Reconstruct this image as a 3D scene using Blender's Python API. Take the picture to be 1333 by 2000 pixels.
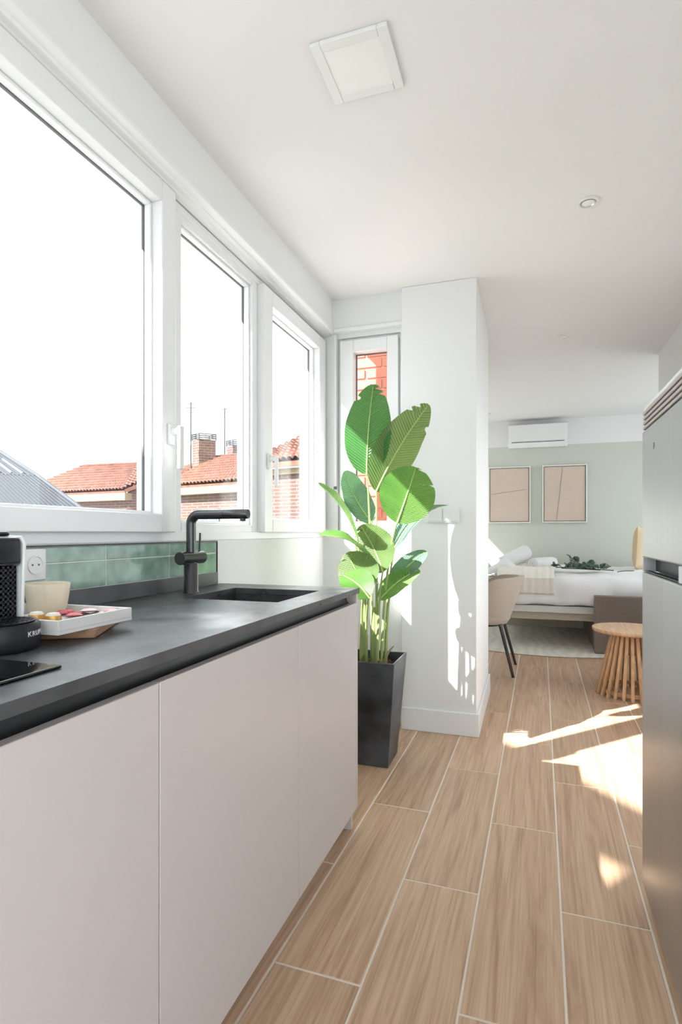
import bpy, bmesh, math, random
from mathutils import Vector, Matrix
random.seed(7)
sc = bpy.context.scene
C = sc.collection
for o in list(bpy.data.objects): bpy.data.objects.remove(o)

# ------------------------------------------------------------------ camera
F, VX, HY, H = 1100.0, 1035.0, 1040.0, 1.106
TH = math.atan((VX-666.5)/F); S_, C_ = math.sin(TH), math.cos(TH)
cam = bpy.data.cameras.new('camera'); cam.sensor_fit = 'VERTICAL'
cam.sensor_height = 36.0; cam.lens = F/2000*36.0
cam.shift_y = (HY-1000)/2000; cam.clip_start = .02; cam.clip_end = 300
cam_o = bpy.data.objects.new('camera', cam); C.objects.link(cam_o)
cam_o.location = (0, 0, H); cam_o.rotation_euler = (math.pi/2, 0, TH)
sc.camera = cam_o
def UD(u, v, d):                       # where a sight line of the survey stands at distance d
    r = (u-666.5)/F*d
    return Vector((r*C_-d*S_, r*S_+d*C_, H+(HY-v)*d/F))

# ------------------------------------------------------------------ light
w = bpy.data.worlds.new('world'); sc.world = w; w.use_nodes = True
bg = w.node_tree.nodes['Background']
bg.inputs[0].default_value = (.895, .95, 1.015, 1); bg.inputs[1].default_value = 4.0
sun = bpy.data.lights.new('sun', 'SUN'); sun.energy = 22.0; sun.color = (1.0, .97, .94); sun.angle = math.radians(.5)
sun_o = bpy.data.objects.new('sun', sun); C.objects.link(sun_o)
sun_o.rotation_euler = Vector((1.0, 1.06, -1.09)).to_track_quat('-Z', 'Y').to_euler()
sun_o.location = (-6, -6, 9)
vs = sc.view_settings
vs.view_transform = 'Standard'; vs.look = 'None'; vs.gamma = 1; vs.use_curve_mapping = False; vs.exposure = 0.17

# ------------------------------------------------------------------ materials
def L(r, g, b):
    f = lambda c: (c/255/12.92) if c/255 <= .04045 else ((c/255+.055)/1.055)**2.4
    return (f(r), f(g), f(b), 1)
def mat(name, col, rough=.5, metal=0, spec=.5, noise=None, bump=None, coat=0, sheen=0):
    """noise=(scale, amount, stretch) tints the colour; bump=(scale, strength)"""
    m = bpy.data.materials.new(name); m.use_nodes = True
    nt = m.node_tree; n = nt.nodes; b = n['Principled BSDF']
    b.inputs['Base Color'].default_value = col; b.inputs['Roughness'].default_value = rough
    b.inputs['Metallic'].default_value = metal; b.inputs['Specular IOR Level'].default_value = spec
    b.inputs['Coat Weight'].default_value = coat; b.inputs['Sheen Weight'].default_value = sheen
    tc = n.new('ShaderNodeTexCoord')
    if noise:
        mp = n.new('ShaderNodeMapping'); mp.inputs['Scale'].default_value = noise[2] if len(noise) > 2 else (1, 1, 1)
        nt.links.new(tc.outputs['Object'], mp.inputs[0])
        t = n.new('ShaderNodeTexNoise'); t.inputs['Scale'].default_value = noise[0]; t.inputs['Detail'].default_value = 6
        nt.links.new(mp.outputs[0], t.inputs[0])
        r = n.new('ShaderNodeValToRGB'); e = r.color_ramp.elements; a = noise[1]
        e[0].position = .3; e[1].position = .7
        e[0].color = tuple(max(0, c*(1-a)) for c in col[:3])+(1,); e[1].color = tuple(min(1, c*(1+a)) for c in col[:3])+(1,)
        nt.links.new(t.outputs['Fac'], r.inputs[0]); nt.links.new(r.outputs[0], b.inputs['Base Color'])
    if bump:
        t = n.new('ShaderNodeTexNoise'); t.inputs['Scale'].default_value = bump[0]; t.inputs['Detail'].default_value = 5
        nt.links.new(tc.outputs['Object'], t.inputs[0])
        u = n.new('ShaderNodeBump'); u.inputs['Strength'].default_value = bump[1]; u.inputs['Distance'].default_value = .01
        nt.links.new(t.outputs['Fac'], u.inputs['Height']); nt.links.new(u.outputs[0], b.inputs['Normal'])
    return m
M = {}
M['wall'] = mat('wall_paint', (.80, .80, .79, 1), .9, bump=(60, .03))
M['ceiling'] = mat('ceiling_paint', (.80, .79, .78, 1), .95)
M['pvc'] = mat('window_white', (.82, .82, .82, 1), .32)
M['board'] = mat('baseboard_white', (.82, .82, .81, 1), .4)
M['gasket'] = mat('gasket_grey', (.13, .13, .135, 1), .6)
M['cabinet'] = mat('cabinet_taupe', (.585, .535, .52, 1), .34, noise=(1.5, .02), bump=(300, .02))
M['counter'] = mat('counter_slate', (.070, .071, .076, 1), .33, noise=(7, .5))
nt_ = M['counter'].node_tree; b_ = nt_.nodes['Principled BSDF']; tc_ = nt_.nodes.new('ShaderNodeTexCoord'); nz_ = nt_.nodes.new('ShaderNodeTexNoise')
nz_.inputs['Scale'].default_value = 11; nz_.inputs['Detail'].default_value = 8; nz_.inputs['Roughness'].default_value = .65; mr_ = nt_.nodes.new('ShaderNodeMapRange')
mr_.inputs[1].default_value = .3; mr_.inputs[2].default_value = .7; mr_.inputs[3].default_value = .24; mr_.inputs[4].default_value = .46
nt_.links.new(tc_.outputs['Object'], nz_.inputs[0]); nt_.links.new(nz_.outputs['Fac'], mr_.inputs[0]); nt_.links.new(mr_.outputs[0], b_.inputs['Roughness'])
M['gola'] = mat('channel_black', (.018, .018, .019, 1), .38)
M['black'] = mat('matt_black', (.024, .024, .026, 1), .2, spec=.8)
M['sink'] = mat('sink_granite', (.035, .035, .037, 1), .55, noise=(90, .4))
M['hob'] = mat('hob_glass', (.004, .004, .005, 1), .03, spec=.6)
M['print'] = mat('print_grey', (.75, .75, .77, 1), .5)
M['tile'] = mat('glazed_green', L(136, 164, 149), .12, noise=(9, .26, (1, 2.2, 2.2)), bump=(9, .10), coat=.4)
M['grout'] = mat('grout_white', (.80, .80, .77, 1), .9)
M['floor_grout'] = mat('floor_grout', (.74, .66, .58, 1), .9)
M['white_plastic'] = mat('white_plastic', (.78, .78, .77, 1), .3)
M['black_gloss'] = mat('black_gloss', (.012, .013, .017, 1), .12)
M['black_plastic'] = mat('black_plastic', (.014, .016, .020, 1), .42, spec=.3)
M['mug'] = mat('stoneware_cream', L(214, 203, 180), .35, noise=(14, .06))
M['tray'] = mat('whitewashed_wood', (.70, .69, .67, 1), .6, noise=(30, .12, (1, .15, 1)))
M['walnut'] = mat('board_wood', L(150, 112, 84), .5, noise=(14, .35, (1, 1, 5)))
M['foil'] = mat('foil_gold', L(206, 158, 84), .35, metal=.4)
M['foil_top'] = mat('foil_cream', (.75, .7, .6, 1), .4)
M['red'] = mat('packet_red', L(190, 22, 46), .4)
M['pink'] = mat('packet_pink', L(232, 186, 186), .45)
M['paper'] = mat('packet_white', (.78, .76, .74, 1), .5)
M['pot'] = mat('pot_zinc', (.042, .047, .054, 1), .40, metal=.0, noise=(4.5, .95))
M['soil'] = mat('bark_brown', L(98, 62, 46), .9, noise=(30, .4))
M['stem'] = mat('stem_green', L(150, 168, 104), .5, noise=(8, .2, (1, 1, .2)))
M['dry'] = mat('dry_sheath', L(150, 130, 92), .7)
M['midrib'] = mat('midrib', L(170, 196, 120), .45)
M['green_frame'] = mat('frame_white', (.78, .77, .72, 1), .4)
M['canvas'] = mat('canvas_beige', L(208, 190, 174), .85, bump=(220, .25), noise=(160, .05))
M['line'] = mat('thread_grey', L(170, 156, 146), .9)
M['fabric'] = mat('chair_fabric', L(182, 167, 151), .95, noise=(420, .28), bump=(400, .3), sheen=.2)
M['taupe'] = mat('sofa_fabric', L(134, 120, 110), .95, noise=(300, .12), bump=(300, .2))
M['linen'] = mat('linen_white', (.88, .87, .87, 1), .9, bump=(30, .12))
M['towel'] = mat('towel_white', (.83, .83, .82, 1), 1.0, bump=(220, .5))
M['throw'] = mat('throw_cream', L(236, 230, 218), .95, bump=(90, .3))
M['cushion'] = mat('cushion_beige', L(208, 184, 152), .95, bump=(260, .3))
M['lam'] = mat('laminate_white', (.72, .71, .69, 1), .5)
M['oak_pale'] = mat('laminate_oak', L(196, 186, 168), .6, noise=(8, .1, (1, 1, 9)))
M['teak'] = mat('teak', L(206, 164, 122), .5, noise=(10, .22, (6, 6, .6)))
M['teak_top'] = mat('teak_top', L(200, 164, 130), .45, noise=(9, .22, (7, .7, 1)))
M['steel'] = mat('fridge_steel', (.42, .43, .44, 1), .33, metal=1, noise=(30, .03, (1, 1, .02)))
M['fridge_side'] = mat('fridge_grey', (.55, .56, .57, 1), .4)
M['grille'] = mat('grille_taupe', L(170, 158, 152), .4)
M['chrome'] = mat('brushed_metal', (.7, .7, .68, 1), .25, metal=1)
M['lamp_off'] = mat('diffuser_opal', (.86, .85, .83, 1), .5)
M['euca'] = mat('eucalyptus', L(92, 112, 98), .7, noise=(40, .25))
M['twig'] = mat('twig', L(84, 74, 62), .8)
M['brick'] = mat('brick_red', L(200, 122, 102), .9, noise=(3, .18), bump=(60, .3))
M['mortar'] = mat('mortar_pale', L(206, 170, 150), .95)
M['terracotta'] = mat('terracotta', L(124, 82, 68), .85, noise=(3.1, .3))
M['cream'] = mat('cornice_cream', L(128, 112, 84), .8)
M['sheet'] = mat('roof_sheet_grey', L(40, 44, 52), .7)
M['concrete'] = mat('concrete', (.35, .34, .33, 1), .9)
M['ground'] = mat('dark_render', (.05, .05, .052, 1), .95)
M['iron'] = mat('antenna_metal', (.05, .052, .056, 1), .6)
M['trim_ext'] = mat('weathered_white', (.34, .34, .34, 1), .7)
M['winglass'] = mat('far_window_glass', (.10, .12, .15, 1), .1)

def glass_mat():
    m = bpy.data.materials.new('pane_glass'); m.use_nodes = True; nt = m.node_tree; n = nt.nodes
    n.remove(n['Principled BSDF']); out = n['Material Output']
    t = n.new('ShaderNodeBsdfTransparent'); t.inputs[0].default_value = (.97, .985, .98, 1)
    g = n.new('ShaderNodeBsdfGlossy'); g.inputs['Roughness'].default_value = .01
    lw = n.new('ShaderNodeLayerWeight'); lw.inputs[0].default_value = .5
    pw = n.new('ShaderNodeMath'); pw.operation = 'POWER'; pw.inputs[1].default_value = 5; nt.links.new(lw.outputs['Facing'], pw.inputs[0])
    f = n.new('ShaderNodeMath'); f.operation = 'MULTIPLY_ADD'; f.inputs[1].default_value = .55; f.inputs[2].default_value = .02; nt.links.new(pw.outputs[0], f.inputs[0])
    x = n.new('ShaderNodeMixShader'); nt.links.new(f.outputs[0], x.inputs[0]); nt.links.new(t.outputs[0], x.inputs[1])
    nt.links.new(g.outputs[0], x.inputs[2]); nt.links.new(x.outputs[0], out.inputs[0]); return m
M['glass'] = glass_mat()

def wood_mat():
    m = bpy.data.materials.new('porcelain_wood'); m.use_nodes = True; nt = m.node_tree; n = nt.nodes; b = n['Principled BSDF']
    tc = n.new('ShaderNodeTexCoord'); oi = n.new('ShaderNodeObjectInfo')
    mul = n.new('ShaderNodeMath'); mul.operation = 'MULTIPLY'; mul.inputs[1].default_value = 37.0
    nt.links.new(oi.outputs['Random'], mul.inputs[0])
    def noise(scale, stretch, det, dist=0):
        mp = n.new('ShaderNodeMapping'); mp.inputs['Scale'].default_value = stretch
        nt.links.new(tc.outputs['Object'], mp.inputs[0])
        t = n.new('ShaderNodeTexNoise'); t.noise_dimensions = '4D'; t.inputs['Scale'].default_value = scale
        t.inputs['Detail'].default_value = det; t.inputs['Distortion'].default_value = dist; t.inputs['Roughness'].default_value = .6
        nt.links.new(mp.outputs[0], t.inputs['Vector']); nt.links.new(mul.outputs[0], t.inputs['W']); return t
    a = noise(2.2, (7.5, .42, 1), 4, 2.2); r = n.new('ShaderNodeValToRGB'); e = r.color_ramp.elements
    e[0].position = .30; e[0].color = L(172, 138, 112); e[1].position = .72; e[1].color = L(214, 184, 156)
    x = e.new(.5); x.color = L(198, 165, 136)
    nt.links.new(a.outputs['Fac'], r.inputs[0])
    f = noise(9, (20, .34, 1), 6, .5); r2 = n.new('ShaderNodeValToRGB'); e = r2.color_ramp.elements
    e[0].position = .36; e[0].color = (.66, .60, .55, 1); e[1].position = .56; e[1].color = (1, 1, 1, 1)
    nt.links.new(f.outputs['Fac'], r2.inputs[0])
    mx = n.new('ShaderNodeMix'); mx.data_type = 'RGBA'; mx.blend_type = 'MULTIPLY'; mx.inputs[0].default_value = .45
    nt.links.new(r.outputs[0], mx.inputs[6]); nt.links.new(r2.outputs[0], mx.inputs[7])
    mp = n.new('ShaderNodeMapping'); mp.inputs['Scale'].default_value = (3.2, .36, 1); cv = n.new('ShaderNodeCombineXYZ')
    nt.links.new(mul.outputs[0], cv.inputs[0]); nt.links.new(mul.outputs[0], cv.inputs[1]); nt.links.new(cv.outputs[0], mp.inputs['Location']); nt.links.new(tc.outputs['Object'], mp.inputs[0])
    wv = n.new('ShaderNodeTexWave'); wv.inputs['Scale'].default_value = 4.5; wv.inputs['Distortion'].default_value = 7; wv.inputs['Detail'].default_value = 2.5; wv.inputs['Detail Scale'].default_value = .7
    nt.links.new(mp.outputs[0], wv.inputs[0]); r3 = n.new('ShaderNodeValToRGB'); e = r3.color_ramp.elements
    e[0].position = .0; e[0].color = (.70, .64, .58, 1); e[1].position = .45; e[1].color = (1, 1, 1, 1); nt.links.new(wv.outputs['Fac'], r3.inputs[0])
    m3 = n.new('ShaderNodeMix'); m3.data_type = 'RGBA'; m3.blend_type = 'MULTIPLY'; m3.inputs[0].default_value = .2
    nt.links.new(mx.outputs[2], m3.inputs[6]); nt.links.new(r3.outputs[0], m3.inputs[7]); mx = m3
    hv = n.new('ShaderNodeHueSaturation'); mr = n.new('ShaderNodeMapRange'); mr.inputs[3].default_value = .92; mr.inputs[4].default_value = 1.07
    nt.links.new(oi.outputs['Random'], mr.inputs[0]); nt.links.new(mr.outputs[0], hv.inputs['Value'])
    nt.links.new(mx.outputs[2], hv.inputs['Color']); nt.links.new(hv.outputs[0], b.inputs['Base Color'])
    b.inputs['Roughness'].default_value = .42
    u = n.new('ShaderNodeBump'); u.inputs['Strength'].default_value = .12; u.inputs['Distance'].default_value = .004
    nt.links.new(f.outputs['Fac'], u.inputs['Height']); nt.links.new(u.outputs[0], b.inputs['Normal'])
    return m
M['wood'] = wood_mat()

def leaf_mat(name, c1, c2, trans, veins=34):
    m = bpy.data.materials.new(name); m.use_nodes = True; nt = m.node_tree; n = nt.nodes; b = n['Principled BSDF']; out = n['Material Output']
    uv = n.new('ShaderNodeUVMap'); sp = n.new('ShaderNodeSeparateXYZ'); nt.links.new(uv.outputs[0], sp.inputs[0])
    wv = n.new('ShaderNodeMath'); wv.operation = 'MULTIPLY'; wv.inputs[1].default_value = veins*2*math.pi; nt.links.new(sp.outputs['Y'], wv.inputs[0])
    sn = n.new('ShaderNodeMath'); sn.operation = 'SINE'; nt.links.new(wv.outputs[0], sn.inputs[0])
    r = n.new('ShaderNodeMapRange'); r.inputs[1].default_value = -.2; r.inputs[2].default_value = 1.0; nt.links.new(sn.outputs[0], r.inputs[0])
    nz = n.new('ShaderNodeTexNoise'); nz.inputs['Scale'].default_value = 5; tc = n.new('ShaderNodeTexCoord'); nt.links.new(tc.outputs['Object'], nz.inputs[0])
    ad = n.new('ShaderNodeMath'); ad.operation = 'MULTIPLY'; nt.links.new(r.outputs[0], ad.inputs[0]); nt.links.new(nz.outputs['Fac'], ad.inputs[1])
    mx = n.new('ShaderNodeMix'); mx.data_type = 'RGBA'; nt.links.new(ad.outputs[0], mx.inputs[0]); mx.inputs[6].default_value = c1; mx.inputs[7].default_value = c2
    nt.links.new(mx.outputs[2], b.inputs['Base Color']); b.inputs['Roughness'].default_value = .42
    bp = n.new('ShaderNodeBump'); bp.inputs['Strength'].default_value = .6; bp.inputs['Distance'].default_value = .004
    nt.links.new(sn.outputs[0], bp.inputs['Height']); nt.links.new(bp.outputs[0], b.inputs['Normal'])
    t = n.new('ShaderNodeBsdfTranslucent'); t.inputs[0].default_value = trans; nt.links.new(bp.outputs[0], t.inputs['Normal'])
    xs = n.new('ShaderNodeMixShader'); xs.inputs[0].default_value = .26
    nt.links.new(b.outputs[0], xs.inputs[1]); nt.links.new(t.outputs[0], xs.inputs[2]); nt.links.new(xs.outputs[0], out.inputs[0])
    return m
M['leaf_deep'] = leaf_mat('leaf_deep', L(58, 116, 60), L(96, 152, 84), L(110, 165, 80))
M['leaf_olive'] = leaf_mat('leaf_olive', L(92, 122, 66), L(132, 160, 96), L(150, 176, 96))
M['leaf_fresh'] = leaf_mat('leaf_fresh', L(92, 146, 60), L(124, 174, 88), L(150, 190, 100))
M['leaf_blue'] = leaf_mat('leaf_blue', L(88, 124, 106), L(132, 164, 144), L(120, 170, 110))

def wall_two_tone():
    m = mat('wall_sage', (.8, .8, .79, 1), .9); nt = m.node_tree; n = nt.nodes; b = n['Principled BSDF']
    g = n.new('ShaderNodeNewGeometry'); s = n.new('ShaderNodeSeparateXYZ'); nt.links.new(g.outputs['Position'], s.inputs[0])
    k = n.new('ShaderNodeMath'); k.operation = 'GREATER_THAN'; k.inputs[1].default_value = 2.175; nt.links.new(s.outputs['Z'], k.inputs[0])
    mx = n.new('ShaderNodeMix'); mx.data_type = 'RGBA'; mx.inputs[6].default_value = L(201, 204, 192); mx.inputs[7].default_value = (.80, .80, .79, 1)
    nt.links.new(k.outputs[0], mx.inputs[0]); nt.links.new(mx.outputs[2], b.inputs['Base Color']); return m
M['sage'] = wall_two_tone()

def course_mat():
    m = mat('brick_courses', L(186, 122, 102), .9); nt = m.node_tree; n = nt.nodes; b = n['Principled BSDF']
    g = n.new('ShaderNodeNewGeometry'); s = n.new('ShaderNodeSeparateXYZ'); nt.links.new(g.outputs['Position'], s.inputs[0])
    ad = n.new('ShaderNodeMath'); ad.operation = 'ADD'; nt.links.new(s.outputs['X'], ad.inputs[0]); nt.links.new(s.outputs['Y'], ad.inputs[1])
    cb = n.new('ShaderNodeCombineXYZ'); nt.links.new(ad.outputs[0], cb.inputs[0]); nt.links.new(s.outputs['Z'], cb.inputs[1])
    k = n.new('ShaderNodeTexBrick'); k.inputs['Scale'].default_value = 1; k.inputs['Brick Width'].default_value = .5; k.inputs['Row Height'].default_value = .13
    k.inputs['Mortar Size'].default_value = .018; k.inputs['Color1'].default_value = L(84, 60, 53); k.inputs['Color2'].default_value = L(92, 68, 60)
    k.inputs['Mortar'].default_value = L(112, 96, 90); nt.links.new(cb.outputs[0], k.inputs[0]); nt.links.new(k.outputs[0], b.inputs['Base Color']); return m
M['courses'] = course_mat()

def rug_mat():
    m = mat('rug_ivory', L(214, 208, 194), 1.0); nt = m.node_tree; n = nt.nodes; b = n['Principled BSDF']
    tc = n.new('ShaderNodeTexCoord'); wv = n.new('ShaderNodeTexWave'); wv.inputs['Scale'].default_value = 3.2; wv.inputs['Distortion'].default_value = 9
    wv.inputs['Detail'].default_value = 1.5; wv.inputs['Detail Scale'].default_value = .8; nt.links.new(tc.outputs['Object'], wv.inputs[0])
    r = n.new('ShaderNodeValToRGB'); e = r.color_ramp.elements; e[0].color = L(208, 202, 189); e[1].color = L(219, 214, 202); nt.links.new(wv.outputs['Fac'], r.inputs[0])
    nt.links.new(r.outputs[0], b.inputs['Base Color'])
    u = n.new('ShaderNodeBump'); u.inputs['Strength'].default_value = .5; nt.links.new(wv.outputs['Fac'], u.inputs['Height']); nt.links.new(u.outputs[0], b.inputs['Normal']); return m
M['rug'] = rug_mat()

# ------------------------------------------------------------------ mesh tools
class MB:
    def __init__(s): s.v = []; s.f = []; s.uv = None
    def face(s, pts):
        b = len(s.v); s.v += [Vector(p) for p in pts]; s.f.append(tuple(range(b, b+len(pts)))); return s
    def box(s, x0, x1, y0, y1, z0, z1):
        b = len(s.v)
        s.v += [Vector(p) for p in ((x0,y0,z0),(x1,y0,z0),(x1,y1,z0),(x0,y1,z0),(x0,y0,z1),(x1,y0,z1),(x1,y1,z1),(x0,y1,z1))]
        s.f += [tuple(b+i for i in q) for q in ((0,3,2,1),(4,5,6,7),(0,1,5,4),(1,2,6,5),(2,3,7,6),(3,0,4,7))]; return s
    def hexa(s, p):                                    # 8 corners, bottom ring then top ring
        b = len(s.v); s.v += [Vector(q) for q in p]
        s.f += [tuple(b+i for i in q) for q in ((0,3,2,1),(4,5,6,7),(0,1,5,4),(1,2,6,5),(2,3,7,6),(3,0,4,7))]; return s
    def tube(s, pts, rad, n=10, caps=True):
        pts = [Vector(p) for p in pts]; k = len(pts)
        rad = [rad]*k if not hasattr(rad, '__len__') else rad
        t = (pts[1]-pts[0]).normalized(); a = t.orthogonal().normalized(); rings = []
        for i, p in enumerate(pts):
            t2 = ((pts[min(i+1,k-1)]-pts[i]).normalized()+(pts[i]-pts[max(i-1,0)]).normalized())
            t2 = t2.normalized() if t2.length > 1e-6 else t
            a = (a-t2*a.dot(t2)).normalized(); bb = t2.cross(a)
            b = len(s.v); rings.append(b)
            for j in range(n):
                q = 2*math.pi*j/n; s.v.append(p+(a*math.cos(q)+bb*math.sin(q))*rad[i])
        for i in range(k-1):
            for j in range(n):
                s.f.append((rings[i]+j, rings[i]+(j+1)%n, rings[i+1]+(j+1)%n, rings[i+1]+j))
        if caps:
            s.f.append(tuple(rings[0]+j for j in reversed(range(n)))); s.f.append(tuple(rings[-1]+j for j in range(n)))
        return s
    def lathe(s, prof, c=(0,0,0), n=28, caps=True, a0=0, a1=2*math.pi):
        c = Vector(c); full = abs(a1-a0-2*math.pi) < 1e-6; m = n if full else n+1; rings = []
        for r, z in prof:
            rings.append(len(s.v))
            for j in range(m):
                q = a0+(a1-a0)*j/n; s.v.append(c+Vector((r*math.cos(q), r*math.sin(q), z)))
        for i in range(len(prof)-1):
            for j in range(n):
                j2 = (j+1)%m
                s.f.append((rings[i]+j, rings[i]+j2, rings[i+1]+j2, rings[i+1]+j))
        if caps:
            s.f.append(tuple(rings[0]+j for j in reversed(range(m)))); s.f.append(tuple(rings[-1]+j for j in range(m)))
        return s
    def prism(s, poly, axis, a0, a1):                  # closed polygon in the two other axes, extruded along axis
        k = len(poly); b = len(s.v)
        def P(p, a): return Vector((a,p[0],p[1])) if axis == 'x' else Vector((p[0],a,p[1])) if axis == 'y' else Vector((p[0],p[1],a))
        s.v += [P(p, a0) for p in poly]+[P(p, a1) for p in poly]
        s.f.append(tuple(b+i for i in reversed(range(k)))); s.f.append(tuple(b+k+i for i in range(k)))
        for i in range(k): j = (i+1)%k; s.f.append((b+i, b+j, b+k+j, b+k+i))
        return s
    def grid(s, fn, nu, nv, closed_u=False):
        b = len(s.v)
        for i in range(nu+(0 if closed_u else 1)):
            for j in range(nv+1): s.v.append(Vector(fn(i/nu, j/nv)))
        m = nu if closed_u else nu+1
        for i in range(nu):
            for j in range(nv):
                i2 = (i+1)%m if closed_u else i+1
                s.f.append((b+i*(nv+1)+j, b+i2*(nv+1)+j, b+i2*(nv+1)+j+1, b+i*(nv+1)+j+1))
        return s
    def ring(s, a0, a1, z0, z1, wl, wr, wb, wt, p0, p1, axis='x'):  # rectangular frame; a = Y (axis x) or X (axis y)
        def B(u0, u1, v0, v1):
            if axis == 'x': s.box(p0, p1, u0, u1, v0, v1)
            else: s.box(u0, u1, p0, p1, v0, v1)
        B(a0, a0+wl, z0, z1); B(a1-wr, a1, z0, z1); B(a0+wl, a1-wr, z0, z0+wb); B(a0+wl, a1-wr, z1-wt, z1); return s

ORG = {}
def obj(name, mb, m, parent=None, smooth=False, bevel=0, local=False, solid=0, seg=2, normals=True):
    me = bpy.data.meshes.new(name)
    vs_ = [Vector(v) for v in mb.v]
    if parent is None:
        if local: org = Vector((0,0,0))
        else:
            lo = Vector([min(v[i] for v in vs_) for i in range(3)]); hi = Vector([max(v[i] for v in vs_) for i in range(3)])
            org = Vector(((lo.x+hi.x)/2, (lo.y+hi.y)/2, lo.z))
    else: org = ORG[parent.name]
    if not local: vs_ = [v-org for v in vs_]
    me.from_pydata([tuple(v) for v in vs_], [], mb.f)
    if mb.uv:
        uvl = me.uv_layers.new(name='UVMap')
        for l in me.loops: uvl.data[l.index].uv = mb.uv[l.vertex_index]
    if normals:
        bm = bmesh.new(); bm.from_mesh(me); bmesh.ops.recalc_face_normals(bm, faces=bm.faces); bm.to_mesh(me); bm.free()
    o = bpy.data.objects.new(name, me); C.objects.link(o); me.materials.append(M[m] if isinstance(m, str) else m)
    if parent is None:
        if not local: o.location = org
        ORG[o.name] = org
    else: o.parent = parent; ORG[o.name] = org
    if bevel:
        b = o.modifiers.new('bevel', 'BEVEL'); b.width = bevel; b.segments = seg; b.limit_method = 'ANGLE'; b.angle_limit = math.radians(35)
    if solid:
        b = o.modifiers.new('solid', 'SOLIDIFY'); b.thickness = solid; b.offset = 0
    if smooth or bevel:
        for p in me.polygons: p.use_smooth = True
        me.set_sharp_from_angle(angle=math.radians(40))
    return o
def tag(o, label, cat, group=None):
    o['label'] = label; o['category'] = cat
    if group: o['group'] = group
    return o
def thing(name, label, cat, loc=(0,0,0), rz=0, group=None):
    o = bpy.data.objects.new(name, None); C.objects.link(o); o.location = loc; o.rotation_euler = (0,0,rz); o.empty_display_size = .1
    ORG[o.name] = Vector(loc); return tag(o, label, cat, group)
def room(o): o['kind'] = 'structure'; return o
def room_empty(name, loc=(0,0,0)):
    o = bpy.data.objects.new(name, None); C.objects.link(o); o.location = loc; o.empty_display_size = .1; ORG[o.name] = Vector(loc); return room(o)
def part_copy(o, parent, loc, rot=None):
    c = o.copy(); C.objects.link(c); c.parent = parent; c.location = loc
    if rot is not None: c.rotation_euler = rot
    ORG[c.name] = ORG[parent.name]; return c
def text(name, body, size, parent, m, mtx, ext=.0004, sx=1.0):
    cu = bpy.data.curves.new('t', 'FONT'); cu.body = body; cu.size = size; cu.extrude = ext; cu.align_x = 'CENTER'; cu.align_y = 'CENTER'
    t = bpy.data.objects.new('t', cu); C.objects.link(t)
    bpy.context.view_layer.update()
    me = bpy.data.meshes.new_from_object(t.evaluated_get(bpy.context.evaluated_depsgraph_get())); bpy.data.objects.remove(t)
    me.transform(Matrix.Diagonal((sx, 1, 1, 1))); me.transform(mtx)
    me.transform(Matrix.Translation(-ORG[parent.name]))
    o = bpy.data.objects.new(name, me); C.objects.link(o); me.materials.clear(); me.materials.append(M[m]); o.parent = parent; ORG[o.name] = ORG[parent.name]; return o

XW, CEIL = -1.19, 2.49
YB = 7.35                                              # bedroom back wall

# ================================================================== THE ROOM
# floor: grout bed with porcelain planks laid in half bond, turned one degree from the walls
fl = room(obj('floor', MB().box(-1.62, 2.55, -1.85, 7.6, -.12, -.0012), 'floor_grout'))
AF = -math.radians(1.03); PW, PL, G = .2345, .9065, .0060
pm = MB().box(-(PW-G)/2, (PW-G)/2, -(PL-G)/2, (PL-G)/2, -.010, 0)
proto = obj('plank', pm, 'wood', fl, bevel=.0012, local=True, seg=1)
first = True
for i in range(-9, 11):
    for j in range(-2, 8):
        xc = -.531+PW*i; yc = 1.764+PL*j+(0 if i % 2 == 0 else PL/2) 
        wx = xc*math.cos(AF)-yc*math.sin(AF); wy = xc*math.sin(AF)+yc*math.cos(AF)
        if wx < -1.5 or wx > 2.3 or wy < -1.35 or wy > 7.1: continue
        if wx < -1.33 and wy < 4.4 : continue
        if wx > 1.2 and wy < 4.4: continue
        loc = Vector((wx, wy, 0))-ORG[fl.name]
        o = proto if first else proto.copy()
        if not first: C.objects.link(o); o.parent = fl
        first = False; o.location = loc; o.rotation_euler = (0, 0, AF)
room(obj('ceiling', MB().box(-1.45, 2.6, -1.85, 3.46, CEIL, 2.80).box(-.687, 2.6, 3.46, 3.9, CEIL, 2.80).box(-1.62, 2.6, 3.9, 7.65, CEIL, 2.80), 'ceiling'))
room(obj('roof', MB().box(-1.52, 2.7, -1.9, 3.46, 2.82, 2.95).box(-.687, 2.7, 3.46, 3.9, 2.82, 2.95).box(-1.66, 2.7, 3.9, 7.7, 2.82, 2.95), 'concrete'))
# window wall: parapet, lintel, piers
wl = MB().box(-1.45, XW, -1.85, 3.46, -.12, 1.075).box(-1.45, XW, -1.85, 3.46, 2.29, CEIL).box(-1.45, XW, -1.85, -.40, 1.075, 2.29).prism([(XW, 3.19), (-1.295, 3.19), (-1.42, 3.455), (-1.45, 3.46), (XW, 3.46)], 'z', 1.075, 2.29)
room(obj('wall_left', wl, 'wall'))
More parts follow.
